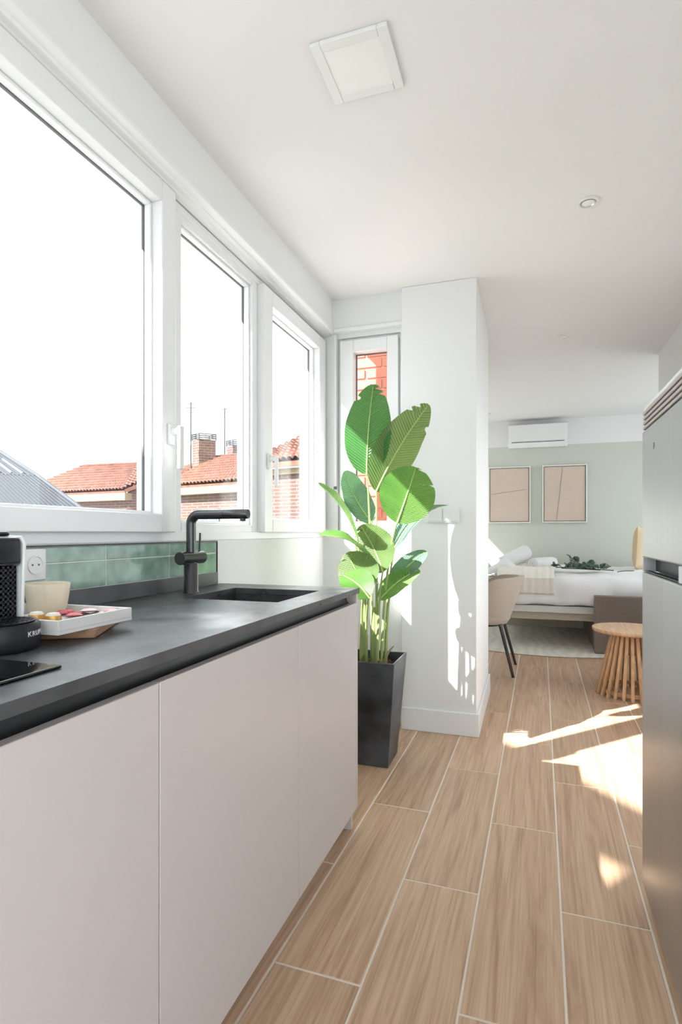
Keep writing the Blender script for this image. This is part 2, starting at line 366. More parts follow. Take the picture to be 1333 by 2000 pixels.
# end wall of the kitchen with its narrow window, the projecting pier and the wing wall behind it
we = MB().box(XW, -.687, 3.21, 3.46, -.12, 1.075).box(XW, -.687, 3.21, 3.46, 2.27, CEIL).box(XW, -1.095, 3.21, 3.46, 1.075, 2.27)
we.box(-.712, -.687, 3.21, 3.46, 1.075, 2.27)
room(obj('wall_front', we, 'wall'))
room(obj('wall_pier', MB().box(-.687, -.272, 3.125, 4.04, -.12, CEIL), 'wall', bevel=.004))
wing = room(obj('wall_wing', MB().box(-1.59, -.687, 3.905, 4.04, -.3, CEIL), 'mortar'))
bm_ = MB().box(-.118, .118, -.012, .02, 0, .066); bp = obj('brick', bm_, 'brick', wing, bevel=.003, local=True, seg=1); first = True
for r in range(20):
    for k in range(3):
        x = -1.49+.248*k+(.124 if r % 2 else 0); z = .98+.077*r
        o = bp if first else bp.copy()
        if not first: C.objects.link(o); o.parent = wing
        first = False; o.location = Vector((x, 3.905, z))-ORG[wing.name]
# bedroom shell
room(obj('wall_back', MB().box(-1.62, 2.55, YB, YB+.2, -.12, CEIL), 'sage'))
room(obj('wall_bedroom', MB().box(-1.62, -1.42, 4.04, 7.35, -.12, 1.56).box(-1.62, -1.42, 4.04, 7.35, 2.25, CEIL).box(-1.62, -1.42, 4.04, 4.75, 1.56, 2.25).box(-1.62, -1.42, 7.1, 7.35, 1.56, 2.25), 'wall'))
room(obj('wall_right', MB().box(.95, 1.15, .1, 2.3, -.12, CEIL).box(.95, 1.15, 4.55, 4.93, -.12, CEIL).box(.95, 1.15, 2.3, 4.55, 1.75, CEIL).box(.95, 1.15, 2.3, 4.55, -.12, .5).box(.95, 1.15, -1.85, -1.5, -.12, CEIL).box(.95, 1.15, -1.5, .1, 2.3, CEIL), 'wall'))
room(obj('wall_alcove', MB().box(2.35, 2.55, 4.93, 7.35, -.12, .4).box(2.35, 2.55, 4.93, 7.35, 2.3, CEIL).box(2.35, 2.55, 4.93, 5.1, .4, 2.3).box(2.35, 2.55, 6.9, 7.35, .4, 2.3).box(1.15, 2.55, 4.73, 4.93, -.12, CEIL), 'wall'))
room(obj('wall_entry', MB().box(-1.19, -.95, -1.85, -1.65, -.12, CEIL).box(.75, .95, -1.85, -1.65, -.12, CEIL).box(-.95, .75, -1.85, -1.65, 2.2, CEIL), 'wall'))
# casing over the windows: boxed beam with a stepped white track under it
room(obj('trim_1', MB().box(XW, -1.115, -1.65, 3.21, 2.318, CEIL).box(-1.115, -.687, 3.175, 3.21, 2.318, CEIL), 'wall'))
room(obj('trim_2', MB().prism([(-1.19, 2.287), (-1.165, 2.287), (-1.160, 2.292), (-1.140, 2.292), (-1.136, 2.298), (-1.120, 2.298), (-1.108, 2.304), (-1.108, 2.318), (-1.19, 2.318)], 'y', -1.65, 3.21)
     .box(-1.108, -.687, 3.165, 3.21, 2.296, 2.318), 'pvc', bevel=.002, seg=1))
# baseboards
def base_poly(d, z0=0): return [(0, z0), (d, z0), (d, .118), (d-.004, .125), (0, .125)]
room(obj('baseboard_pier', MB().box(-.687, -.258, 3.111, 3.125, 0, .125).box(-.272, -.258, 3.125, 4.04, 0, .125), 'board', bevel=.003))
room(obj('baseboard_back', MB().box(-1.42, 2.35, YB-.014, YB, 0, .11), 'board', bevel=.003))
room(obj('baseboard_right', MB().box(.936, .95, 1.95, 4.93, 0, .11), 'board', bevel=.003))

# ------------------------------------------------------------------ windows
def handle(parent, x, y, z):
    b = MB(); b.box(x, x+.012, y-.016, y+.016, z-.035, z+.035); h = obj('handle', b, 'white_plastic', parent, bevel=.003)
    k = MB().tube([(x+.010, y, z+.01), (x+.045, y, z+.01)], .012, 12); k.box(x+.036, x+.050, y-.012, y+.012, z-.12, z+.026)
    obj('lever', k, 'white_plastic', h, bevel=.003)
def window(name, y0, y1, z0, z1, wl_, wr_, wb_, wt_, xface, xdeep, xg, hy=None, hz=1.44):
    wn = room_empty(name, (xface, (y0+y1)/2, z0))
    obj('sash', MB().ring(y0, y1, z0, z1, wl_, wr_, wb_, wt_, xdeep, xface), 'pvc', wn, bevel=.004)
    a0, a1, b0, b1 = y0+wl_, y1-wr_, z0+wb_, z1-wt_
    obj('bead', MB().ring(a0, a1, b0, b1, .010, .010, .010, .010, xg+.004, xg+.030), 'pvc', wn, bevel=.003)
    obj('gasket', MB().ring(a0, a1, b0, b1, .012, .012, .012, .012, xg-.004, xg+.0042), 'gasket', wn)
    obj('outer_bead', MB().ring(a0, a1, b0, b1, .004, .004, .004, .004, xg-.03, xg-.004), 'pvc', wn)
    obj('pane', MB().box(xg-.003, xg+.003, a0+.004, a1-.004, b0+.004, b1-.004), 'glass', wn)
    if hy is not None: handle(wn, xface, hy, hz)
    return wn
window('window_1', -.20, 1.674, 1.106, 2.287, .08, .078, .062, .07, -1.165, -1.26, -1.235, hy=1.637)
window('window_2', 1.69, 2.345, 1.085, 2.287, .06, .045, .055, .055, -1.196, -1.27, -1.24)
window('window_3', 2.36, 3.19, 1.106, 2.262, .092, .10, .062, .075, -1.165, -1.26, -1.235, hy=2.40)
fr = room_empty('window_4', (-1.2, 1.5, 1.075))        # the fixed outer frame that carries all three lights
obj('frame', MB().ring(-.40, 3.19, 1.075, 2.287, .18, .03, .035, .03, -1.275, -1.192).box(-1.275, -1.198, 1.655, 1.72, 1.1, 2.26).box(-1.275, -1.20, 2.342, 2.375, 1.1, 2.26), 'pvc', fr, bevel=.003)
obj('sill', MB().box(-1.52, -1.30, -.40, 3.19, 1.045, 1.074), 'concrete', fr)
# narrow window in the end wall
n = room_empty('window_5', (-.9, 3.2, 1.075))
obj('frame', MB().ring(-1.095, -.712, 1.075, 2.27, .03, .025, .03, .03, 3.225, 3.30, 'y'), 'pvc', n, bevel=.003)
obj('sash', MB().ring(-1.077, -.722, 1.10, 2.252, .084, .067, .07, .075, 3.196, 3.285, 'y'), 'pvc', n, bevel=.004)
obj('gasket', MB().ring(-.993, -.789, 1.17, 2.177, .006, .006, .006, .006, 3.25, 3.262, 'y'), 'gasket', n)
obj('pane', MB().box(-.991, -.791, 3.253, 3.259, 1.172, 2.175), 'glass', n)
# bedroom windows and glazed doors added for daylight, out of sight round the corner and behind the camera
n = room_empty('window_added_6', (-1.5, 5.9, 1.45))  # unseen window added for bedroom daylight, high sill shapes its sun
obj('frame', MB().ring(4.75, 7.1, 1.56, 2.25, .06, .06, .06, .06, -1.56, -1.49).box(-1.56, -1.49, 5.89, 5.96, 1.62, 2.19), 'pvc', n, bevel=.003)
obj('pane', MB().box(-1.528, -1.522, 4.81, 7.04, 1.62, 2.19), 'glass', n)
n = room_empty('window_added_7', (2.45, 6.1, .4))  # unseen alcove window added to brighten the bedroom
obj('frame', MB().ring(5.1, 6.9, .4, 2.3, .07, .07, .07, .07, 2.42, 2.49).box(2.42, 2.49, 5.97, 6.04, .47, 2.23), 'pvc', n, bevel=.003)
obj('pane', MB().box(2.452, 2.458, 5.17, 6.83, .47, 2.23), 'glass', n)
n = room_empty('window_added_8', (1.05, 3.4, .5))  # added window hidden behind the fridge, lights bed, chair and ceiling
obj('frame', MB().ring(2.3, 4.55, .5, 1.75, .07, .07, .07, .07, 1.02, 1.09).box(1.02, 1.09, 3.39, 3.46, .57, 1.68), 'pvc', n, bevel=.003)
obj('pane', MB().box(1.052, 1.058, 2.37, 4.48, .57, 1.68), 'glass', n)
n = room_empty('door_added_2', (1.05, -.7, 0))  # glazed door added out of frame to light the cabinet fronts
obj('frame', MB().ring(-1.5, .1, 0, 2.3, .08, .08, .1, .08, 1.02, 1.09).box(1.02, 1.09, -.74, -.66, .1, 2.22), 'pvc', n, bevel=.003)
obj('pane', MB().box(1.052, 1.058, -1.42, .02, .1, 2.22), 'glass', n)
n = room_empty('door_added_1', (-.1, -1.75, 0))  # glazed door added behind the camera to let in more daylight
obj('frame', MB().ring(-.95, .75, 0, 2.2, .08, .08, .1, .08, -1.79, -1.71, 'y').box(-.14, -.06, -1.79, -1.71, .1, 2.12), 'pvc', n, bevel=.003)
obj('pane', MB().box(-.87, .67, -1.753, -1.747, .1, 2.12), 'glass', n)

# cord of the roller blind beside the narrow window
t = thing('blind_cord', 'white roller blind strap hanging beside the narrow window', 'blind cord', (-1.105, 3.195, 1.37))
obj('strap', MB().box(-1.112, -1.098, 3.190, 3.193, 1.38, 2.29), 'pvc', t)
obj('end_weight', MB().box(-1.114, -1.096, 3.187, 3.196, 1.365, 1.382), 'gasket', t)

# ================================================================== KITCHEN
XF = -.608                                             # door fronts
YE = 2.012                                             # far end of the run
edges = [.215, .825, 1.448, 1.994]
labs = ['taupe base cabinet nearest the viewer, under the black hob', 'taupe base cabinet in the middle, under the coffee tray',
        'taupe base cabinet at the far end, under the sink']
for i in range(3):
    a, b = edges[i], edges[i+1]
    t = thing('base_cabinet', labs[i], 'cabinet', ((XW+XF)/2, (a+b)/2, 0), group='taupe base cabinets')
    if i < 2: obj('carcass', MB().box(XW+.003, XF-.024, a, b, .10, .80), 'cabinet', t)
    else: obj('carcass', MB().box(XW+.003, XF-.024, a, b, .10, .12).box(XW+.003, XF-.024, a, a+.018, .12, .80).box(XW+.003, XF-.024, b-.018, b, .12, .80).box(XW+.003, XW+.012, a+.018, b-.018, .12, .80), 'cabinet', t)
    obj('door', MB().box(XF-.021, XF, a+.0016, b-.0016, .085, .846), 'cabinet', t, bevel=.0015)
t = obj('end_panel', MB().prism([(XW+.003, 0), (-.665+.005, 0), (-.645, 0), (XF-.020, 0), (XF-.020, .085), (XF, .085), (XF, .8785), (XW+.003, .8785)], 'y', edges[3]+.001, YE), 'cabinet', bevel=.0012, seg=1)
tag(t, 'taupe end panel closing the cabinet run beside the plant', 'end panel')
tag(obj('plinth', MB().box(-.690, -.674, .215, 1.993, 0, .098), 'cabinet', bevel=.001), 'recessed taupe plinth along the floor under the cabinets', 'plinth')
gp = [(-.612, .8775)]
for k in range(9):
    q = math.pi/2*k/8; gp.append((-.622-.022*math.sin(q)*1.0, .8775-.006-.0))
gp = [(-.614, .878), (-.660, .878), (-.660, .812), (-.632, .812), (-.632, .838)]
for k in range(1, 8):
    q = math.pi/2*k/7; gp.append((-.632-.016*math.sin(q), .838+.0+.030*(1-math.cos(q))+.004))
gp.append((-.640, .8755)); gp.append((-.614, .8755))
tag(obj('handle_channel', MB().prism(gp, 'y', .215, edges[3]), 'gola', bevel=.001), 'black recessed grip channel between worktop and cabinet doors', 'channel')
# worktop with sink cut-out and upstand
SX0, SX1, SY0, SY1 = -1.040, -.705, 1.515, 1.865
wt = thing('worktop', 'dark slate worktop with a low upstand along the wall', 'worktop', (-.9, 1.1, .88))
xo, xi = -.602, XW+.002
obj('slab', MB().box(xi, SX0, .10, YE+.004, .88, .90).box(SX1, xo, .10, YE+.004, .88, .90).box(SX0, SX1, .10, SY0, .88, .90).box(SX0, SX1, SY1, YE+.004, .88, .90), 'counter', wt)
obj('upstand', MB().box(xi, -1.176, .10, 1.97, .90, .949), 'counter', wt, bevel=.0015)
sk = thing('sink', 'black undermount sink bowl set in the worktop', 'sink', (-.87, 1.69, .70))
def bowl():
    m = MB(); x0, x1, y0, y1, z = SX0+.001, SX1-.001, SY0+.001, SY1-.001, .71
    m.box(x0-.02, x0, y0-.02, y1+.02, z-.01, .879).box(x1, x1+.02, y0-.02, y1+.02, z-.01, .879).box(x0, x1, y0-.02, y0, z-.01, .879).box(x0, x1, y1, y1+.02, z-.01, .879).box(x0, x1, y0, y1, z-.01, z); return m
obj('bowl', bowl(), 'sink', sk)
obj('drain', MB().lathe([(0.0001, .7105), (.042, .7105), (.045, .713), (.030, .713), (.028, .711)], (-.87, 1.69, 0), 24, caps=False), 'chrome', sk, smooth=True)
# tap
FX, FY = -1.095, 1.658
t = thing('kitchen_tap', 'matt black kitchen tap with a horizontal spout over the sink', 'tap', (FX, FY, .90))
obj('base', MB().lathe([(.0265, .9003), (.0265, .905), (.024, .908), (.024, 1.0), (.022, 1.003)], (FX, FY, 0), 28), 'black', t, smooth=True)
pts = [(FX, FY, .99), (FX, FY, 1.135)]
for k in range(1, 9):
    q = math.pi/2*k/8; pts.append((FX+.032*(1-math.cos(q)), FY, 1.135+.032*math.sin(q)))
pts += [(FX+.13, FY, 1.167)]
obj('spout', MB().tube(pts, .0165, 20), 'black', t, smooth=True)
sp = obj('spray_head', MB().tube([(FX+.131, FY, 1.167), (FX+.215, FY, 1.167), (FX+.218, FY, 1.167)], [.0165, .0165, .0145], 20), 'black', t, smooth=True)
obj('nozzle', MB().tube([(FX+.198, FY, 1.153), (FX+.198, FY, 1.143)], .010, 16), 'gola', sp, smooth=True)
ml = obj('mixer', MB().tube([(FX, FY-.066, 1.02), (FX, FY-.064, 1.02), (FX, FY+.066, 1.02), (FX, FY+.068, 1.02)], [.020, .022, .022, .020], 24), 'black', t, smooth=True)
obj('lever', MB().tube([(FX, FY+.052, 1.03), (FX+.004, FY+.050, 1.105)], .0038, 10), 'black', ml, smooth=True)
# tiled splashback
sb = thing('splashback', 'green glazed tile splashback behind the tap', 'splashback', (-1.186, 1.4, .949))
obj('grout_bed', MB().box(xi, -1.1828, .10, 1.966, .949, 1.068), 'grout', sb)
ys = [.12, .428, .736, 1.044, 1.352, 1.660, 1.962]
for r, (z0, z1) in enumerate(((.9505, 1.0235), (1.0265, 1.067))):
    for k in range(len(ys)-1):
        obj('tile', MB().box(-1.1875, -1.1815+.0006*((k+r) % 2), ys[k]+.002, ys[k+1]-.002, z0, z1), 'tile', sb, bevel=.0016)
obj('edge_strip', MB().box(xi, -1.178, 1.966, 1.971, .949, 1.073).box(xi, -1.178, .10, 1.966, 1.0685, 1.073), 'gola', sb)
# socket
t = thing('power_socket', 'white round wall socket on the green splashback behind the mug', 'socket', (-1.178, 1.085, 1.025))
obj('plate', MB().box(-1.181, -1.171, 1.045, 1.125, .985, 1.065), 'white_plastic', t, bevel=.003)
s_ = MB()
def socket_ring(m, y, z, x):
    prof = [(.019, 0), (.024, .001), (.024, .0025), (.021, .0025), (.0195, -.0)]
    rings = []
    for r, h in prof:
        rings.append(len(m.v))
        for j in range(24): q = 2*math.pi*j/24; m.v.append(Vector((x+h, y+r*math.cos(q), z+r*math.sin(q))))
    for i in range(len(prof)-1):
        for j in range(24): m.f.append((rings[i]+j, rings[i]+(j+1) % 24, rings[i+1]+(j+1) % 24, rings[i+1]+j))
    return m
obj('socket_rim', socket_ring(s_, 1.092, 1.025, -1.171), 'white_plastic', t, smooth=True)
for dy in (-.0095, .0095): obj('hole', MB().tube([(-1.1712, 1.092+dy, 1.025), (-1.1704, 1.092+dy, 1.025)], .0027, 10), 'gasket', t)
# hob
t = thing('induction_hob', 'black glass induction hob set in the worktop', 'hob', (-.92, .40, .90))
obj('glass_top', MB().box(-1.16, -.673, .115, .676, .9004, .9055), 'hob', t, bevel=.002)
for k, y in enumerate((.59, .53, .47)):
    m = MB(); c = Vector((-.735, y, .9056))
    m.tube([c+Vector((.008*math.cos(q*math.pi/6), .008*math.sin(q*math.pi/6), 0)) for q in range(10)], .0006, 5)
    m.tube([c+Vector((0, .001, 0)), c+Vector((0, .008, 0))], .0006, 5)
    m.tube([c+Vector((.0, .014, 0)), c+Vector((.010, .014, 0))], .0006, 5)
    m.tube([c+Vector((-.004, .018, 0)), c+Vector((.010, .020, 0)), c+Vector((.004, .026, 0))], .0006, 5)
    obj('touch_symbol', m, 'print', t)
# coffee machine: faces the room (+X)
cx, cy = -.884, .744
t = thing('coffee_machine', 'black capsule coffee machine with white sides beside the hob', 'coffee machine', (-.96, cy, .90))
obj('drip_base', MB().lathe([(.058, .9002), (.064, .904), (.067, .912), (.067, .944), (.064, .948)], (cx, cy, 0), 40), 'black_plastic', t, smooth=True)
obj('rear_base', MB().box(-1.09, -.87, cy-.062, cy+.062, .9004, .946), 'black_plastic', t, bevel=.004)
g = MB().lathe([(.057, .9485), (.059, .951), (.055, .951)], (cx, cy, 0), 36, caps=False)
for k in range(-5, 6):
    hw = math.sqrt(.0555**2-(k*.0105)**2); g.box(cx-hw, cx+hw, cy+k*.0105-.0022, cy+k*.0105+.0022, .947, .951)
    g.box(cx+k*.0105-.0018, cx+k*.0105+.0018, cy-hw, cy+hw, .946, .9502)
obj('drip_grid', g, 'black_plastic', t)
obj('column', MB().box(-1.09, -.897, cy-.052, cy+.052, .946, 1.062), 'black_plastic', t, bevel=.004)
g = MB()
for k in range(10): g.box(-.8972, -.8945, cy-.046, cy+.046, .955+.0095*k, .9595+.0095*k)
for k in range(10): g.box(-.8972, -.8945, cy-.0455+.0098*k, cy-.0455+.0098*k+.0045, .953, 1.047)
obj('front_grid', g, 'black_plastic', t)
hd = obj('head', MB().box(-1.09, -.884, cy-.052, cy+.052, 1.045, 1.098), 'black_gloss', t, bevel=.008, seg=3)
obj('capsule_lever', MB().box(-1.04, -.90, cy-.040, cy+.040, 1.099, 1.108), 'black_gloss', hd, bevel=.004)
for s in (-1, 1):
    y0, y1 = (cy+.0525, cy+.0585) if s > 0 else (cy-.0585, cy-.0525)
    obj('side_panel', MB().prism([(-1.10, .925), (-.905, .925), (-.888, .94), (-.882, 1.085), (-.892, 1.100), (-1.085, 1.104), (-1.10, 1.09)], 'y', y0, y1), 'white_plastic', t, bevel=.002)
# brand lettering round the drip base: each letter follows the curve
for k, ch in enumerate('KRUPS'):
    a = math.radians(5+8.6*k)
    mtx = Matrix.Translation((cx+.0672*math.cos(a), cy+.0672*math.sin(a), .930)) @ Matrix.Rotation(a+math.pi/2, 4, 'Z') @ Matrix.Rotation(math.pi/2, 4, 'X')
    text('brand_letter', ch, .0125, t, 'print', mtx, sx=1.15)

# board, tray and what lies on it
bq = math.radians(28)
t = obj('chopping_board', MB().box(-.10, .10, -.14, .14, 0, .018), 'walnut', bevel=.003, local=True)
t.location = (-.953, .962, .9004); t.rotation_euler = (0, 0, bq)
tag(t, 'thick wooden board lying under the white tray', 'board')
TZ = .9188
t = thing('serving_tray', 'whitewashed wooden tray holding a mug and sweets', 'tray', (-.945, .906, TZ))
obj('tray_base', MB().box(-1.075, -.812, .806, 1.006, TZ, TZ+.006), 'tray', t)
for q, bx_ in enumerate(((-1.075, -.812, .806, .814), (-1.075, -.812, .998, 1.006), (-.820, -.812, .814, .998), (-1.075, -1.067, .814, .998))):
    obj('rim', MB().box(*bx_, TZ+.006, TZ+.026), 'tray', t, bevel=.0008, seg=1)
ZT = TZ+.0064
def cup(cx_, cy_, lab):
    t = thing('mug', lab, 'mug', (cx_, cy_, ZT))
    K = 1.17
    obj('body', MB().lathe([(r*K, ZT+z*1.06) for r, z in ((.0001, 0), (.024, 0), (.027, .003), (.033, .022), (.0365, .045), (.0385, .066), (.0375, .068), (.036, .066), (.034, .04), (.026, .008), (.0001, .006))], (cx_, cy_, 0), 40, caps=False), 'mug', t, smooth=True)
    pts = [(cx_-.040, cy_-.006, ZT+.055), (cx_-.058, cy_-.012, ZT+.052), (cx_-.062, cy_-.014, ZT+.035), (cx_-.052, cy_-.01, ZT+.022), (cx_-.036, cy_-.006, ZT+.02)]
    obj('handle', MB().tube(pts, .0045, 10), 'mug', t, smooth=True)
cup(-.985, .955-.006, 'cream stoneware mug standing on the white tray')
for k, (x, y, lab) in enumerate(((-.897, .838, 'gold coffee capsule nearest the coffee machine on the tray'), (-.856, .838, 'gold coffee capsule lying nearer the red packet on the tray'))):
    t = thing('coffee_capsule', lab, 'capsule', (x, y, ZT), group='gold capsules on the tray')
    obj('body', MB().lathe([(.0165, ZT), (.0172, ZT+.002), (.0135, ZT+.024)], (x, y, 0), 24), 'foil', t, smooth=True)
    obj('lid', MB().lathe([(.0133, ZT+.0242), (.010, ZT+.0285), (.0001, ZT+.0300)], (x, y, 0), 24, caps=False), 'foil_top', t, smooth=True)
def packet(x, y, z, lx, ly, rz, ry, m, lab, hgt=.007):
    mb = MB()
    def f(u, v):
        a, b = u*2-1, v*2-1; e = max(0, (1-a**6))*max(0, (1-b**4)); return (a*lx/2, b*ly/2, .001+hgt*e)
    mb.grid(f, 10, 8)
    mb.grid(lambda u, v: (( u*2-1)*lx/2, (v*2-1)*ly/2, .0005), 10, 8)
    o = obj('sweet_packet', mb, m, local=True, smooth=True); o.location = (x, y, z); o.rotation_euler = (0, ry, rz)
    tag(o, lab, 'packet', 'sweet packets on the tray'); return o
packet(-.900, .935, ZT+.001, .075, .045, 1.2, 0, 'paper', 'white paper sachet lying lowest near the mug on the tray', .011)
packet(-.858, .955, ZT+.001, .085, .050, 1.9, 0, 'paper', 'white paper sachet lying lowest near the far corner of the tray', .011)
packet(-.866, .903, ZT+.0135, .070, .032, 2.25, .12, 'red', 'bright red sugar packet in the middle of the tray', .006)
packet(-.905, .915, ZT+.0150, .036, .026, .3, -.1, 'red', 'short dark red packet beside the mug', .006)
packet(-.868, .945, ZT+.0160, .074, .034, 2.25, .15, 'pink', 'pale pink sugar packet leaning on the red one', .006)
packet(-.845, .978, ZT+.0135, .050, .020, 2.6, .1, 'pink', 'pale pink packet nearest the far corner of the tray', .005)

# ------------------------------------------------------------------ fridge
FXF = .3236; FY0, FY1 = 1.31, 1.908
t = thing('fridge', 'stainless steel two door fridge against the right wall', 'fridge', (.63, 1.6, 0))
obj('body', MB().box(FXF+.045, .93, FY0+.004, FY1-.004, .04, 1.470), 'fridge_side', t, bevel=.004)
obj('top_cap', MB().box(FXF+.004, .93, FY0, FY1+.001, 1.4705, 1.482), 'white_plastic', t, bevel=.004)
dl = obj('door', MB().box(FXF, FXF+.042, FY0, FY1, .045, .988), 'steel', t, bevel=.006, seg=3)
du = obj('door', MB().box(FXF, FXF+.042, FY0, FY1, 1.030, 1.410), 'steel', t, bevel=.006, seg=3)
for k in range(4):
    z = 1.415+.0145*k
    obj('vent_slat', MB().box(FXF+.002, FXF+.040, FY0, FY1-.002, z, z+.0095), 'grille', t, bevel=.0015, seg=1)
obj('vent_back', MB().box(FXF+.012, FXF+.044, FY0+.004, FY1-.006, 1.411, 1.470), 'gola', t)
obj('handle_recess', MB().box(FXF+.036, FXF+.043, 1.475, FY1-.006, .990, 1.028), 'black_plastic', t)
obj('handle_lip', MB().box(FXF+.004, FXF+.020, 1.475, FY1-.02, .989, .993), 'black_plastic', t, bevel=.001)
obj('handle_cap', MB().box(FXF+.001, FXF+.042, FY1-.006, FY1, .989, 1.029), 'fridge_side', t, bevel=.002)
obj('handle_block', MB().box(FXF+.001, FXF+.042, FY0, 1.474, .989, 1.029), 'fridge_side', t, bevel=.002)
obj('hinge', MB().box(FXF+.010, FXF+.035, FY1-.002, FY1+.008, 1.395, 1.402), 'white_plastic', t, bevel=.001)
for yy in (FY0+.05, FY1-.05): obj('foot', MB().lathe([(.02, 0), (.02, .03), (.012, .04)], (FXF+.1, yy, 0), 16), 'gola', t)
obj('kick_grille', MB().box(FXF+.03, FXF+.05, FY0+.01, FY1-.01, .008, .044), 'gola', t)
mtx = Matrix.Translation((FXF-.0004, 1.735, 1.345)) @ Matrix.Rotation(-math.pi/2, 4, 'Z') @ Matrix.Rotation(math.pi/2, 4, 'X')
text('badge', 'JS', .020, t, 'gasket', mtx)

# ------------------------------------------------------------------ plant
PX, PY, PZ = -.730, 2.672, .50
plant = thing('potted_plant', 'tall bird of paradise plant with big paddle leaves in a dark square pot', 'plant', (PX, PY, 0))
def pot():
    m = MB(); b, tt, w = .100, .140, .010
    def q(r, z): return [(PX-r, PY-r, z), (PX+r, PY-r, z), (PX+r, PY+r, z), (PX-r, PY+r, z)]
    rings = [q(b, .0), q(tt, PZ), q(tt-w, PZ), q(tt-w-.006, PZ-.06)]
    i0 = len(m.v)
    for r in rings: m.v += [Vector(p) for p in r]
    for k in range(3):
        for j in range(4): m.f.append((i0+4*k+j, i0+4*k+(j+1) % 4, i0+4*k+4+(j+1) % 4, i0+4*k+4+j))
    m.f.append((i0+3, i0+2, i0+1, i0)); m.f.append((i0+12, i0+13, i0+14, i0+15)); return m
obj('pot', pot(), 'pot', plant, bevel=.003)
so = MB()
for k in range(150):
    x, y = PX+random.uniform(-.118, .118), PY+random.uniform(-.118, .118); r = random.uniform(.007, .014); z = PZ-.052+random.uniform(0, .012)
    c = Vector((x, y, z)); a = Matrix.Rotation(random.uniform(0, 6), 3, (random.random(), random.random(), 1)) 
    p = [a @ Vector((dx*r, dy*r*.7, dz*r*.5))+c for dz in (-1, 1) for dx, dy in ((-1, -1), (1, -1), (1, 1), (-1, 1))]; so.hexa(p)
sob = obj('bark_chips', so, 'soil', plant); sob['kind'] = 'stuff'
def bez(p0, p1, p2, n=14): return [p0*(1-t)**2+p1*2*t*(1-t)+p2*t*t for t in [i/n for i in range(n+1)]]
def leaf(base, tip, width, face, m, bow=.05, fold=.18, tipw=.35, notch=(), root=None, wav=.0, peak=.42):
    """paddle blade from base to tip; face = rough normal; bow = arch of the midrib along the normal"""
    base, tip, face = Vector(base), Vector(tip), Vector(face)
    ax = (tip-base); Ln = ax.length; ax.normalize(); nrm = (face-ax*face.dot(ax)).normalized(); side = ax.cross(nrm).normalized()
    mb = MB(); NU, NV = 44, 16; uv = []
    def hw(t):
        k = math.log(.5)/math.log(peak); s = math.sin(math.pi*(t**k)) if 0 < t < 1 else 0
        return width/2*max(0, s)**.55
    spine = lambda t: base+ax*(Ln*t)+nrm*(bow*math.sin(math.pi*t)-bow*.9*t*t)
    for i in range(NU+1):
        t = .004+.992*i/NU; p = spine(t); h = hw(t)
        for j in range(NV+1):
            s = j/NV*2-1; e = 1.0
            for (nt_, ns, dep) in notch:
                if s*ns > 0 and abs(s) > .25 and abs(t-nt_) < .016: e = min(e, 1-dep)
            a = abs(s)
            q = p+side*(s*h*e)+nrm*(fold*h*(a**1.3)*(1 if fold > 0 else 1)+wav*h*math.sin(t*19+ns_off*3+s*2)*a*a)+ax*(h*.10*a)
            mb.v.append(q); uv.append((s*.5+.5, t-a*h/Ln*.55))
    for i in range(NU):
        for j in range(NV): b = i*(NV+1)+j; mb.f.append((b, b+NV+1, b+NV+2, b+1))
    mb.uv = uv
    o = obj('leaf', mb, m, plant, smooth=True, normals=False)
    obj('midrib', MB().tube([spine(t)+nrm*.001 for t in [i/16*.97 for i in range(17)]], [.0042*(1-.8*i/16)+.0006 for i in range(17)], 7), 'midrib', o, smooth=True)
    r = Vector(root) if root else Vector((PX+random.uniform(-.04, .04), PY+random.uniform(-.04, .04), PZ-.06))
    mid = Vector((r.x*.75+base.x*.25, r.y*.75+base.y*.25, (r.z+base.z)/2+.06))
    if (base-ax*.1-mid).length > 0:
        pts = bez(r, mid+Vector((0, 0, (base.z-r.z)*.2)), base+ax*.004)
    k = len(pts); obj('leaf_stalk', MB().tube(pts, [.0085*(1-.55*i/(k-1)) for i in range(k)], 8), 'stem', plant, smooth=True)
    return o
ns_off = 0
toc = Vector((0, 0, H)) - Vector((PX, PY, 1.2)); toc.normalize()
RT = Vector((C_, S_, 0)); UP = Vector((0, 0, 1)); FW = Vector((-S_, C_, 0))
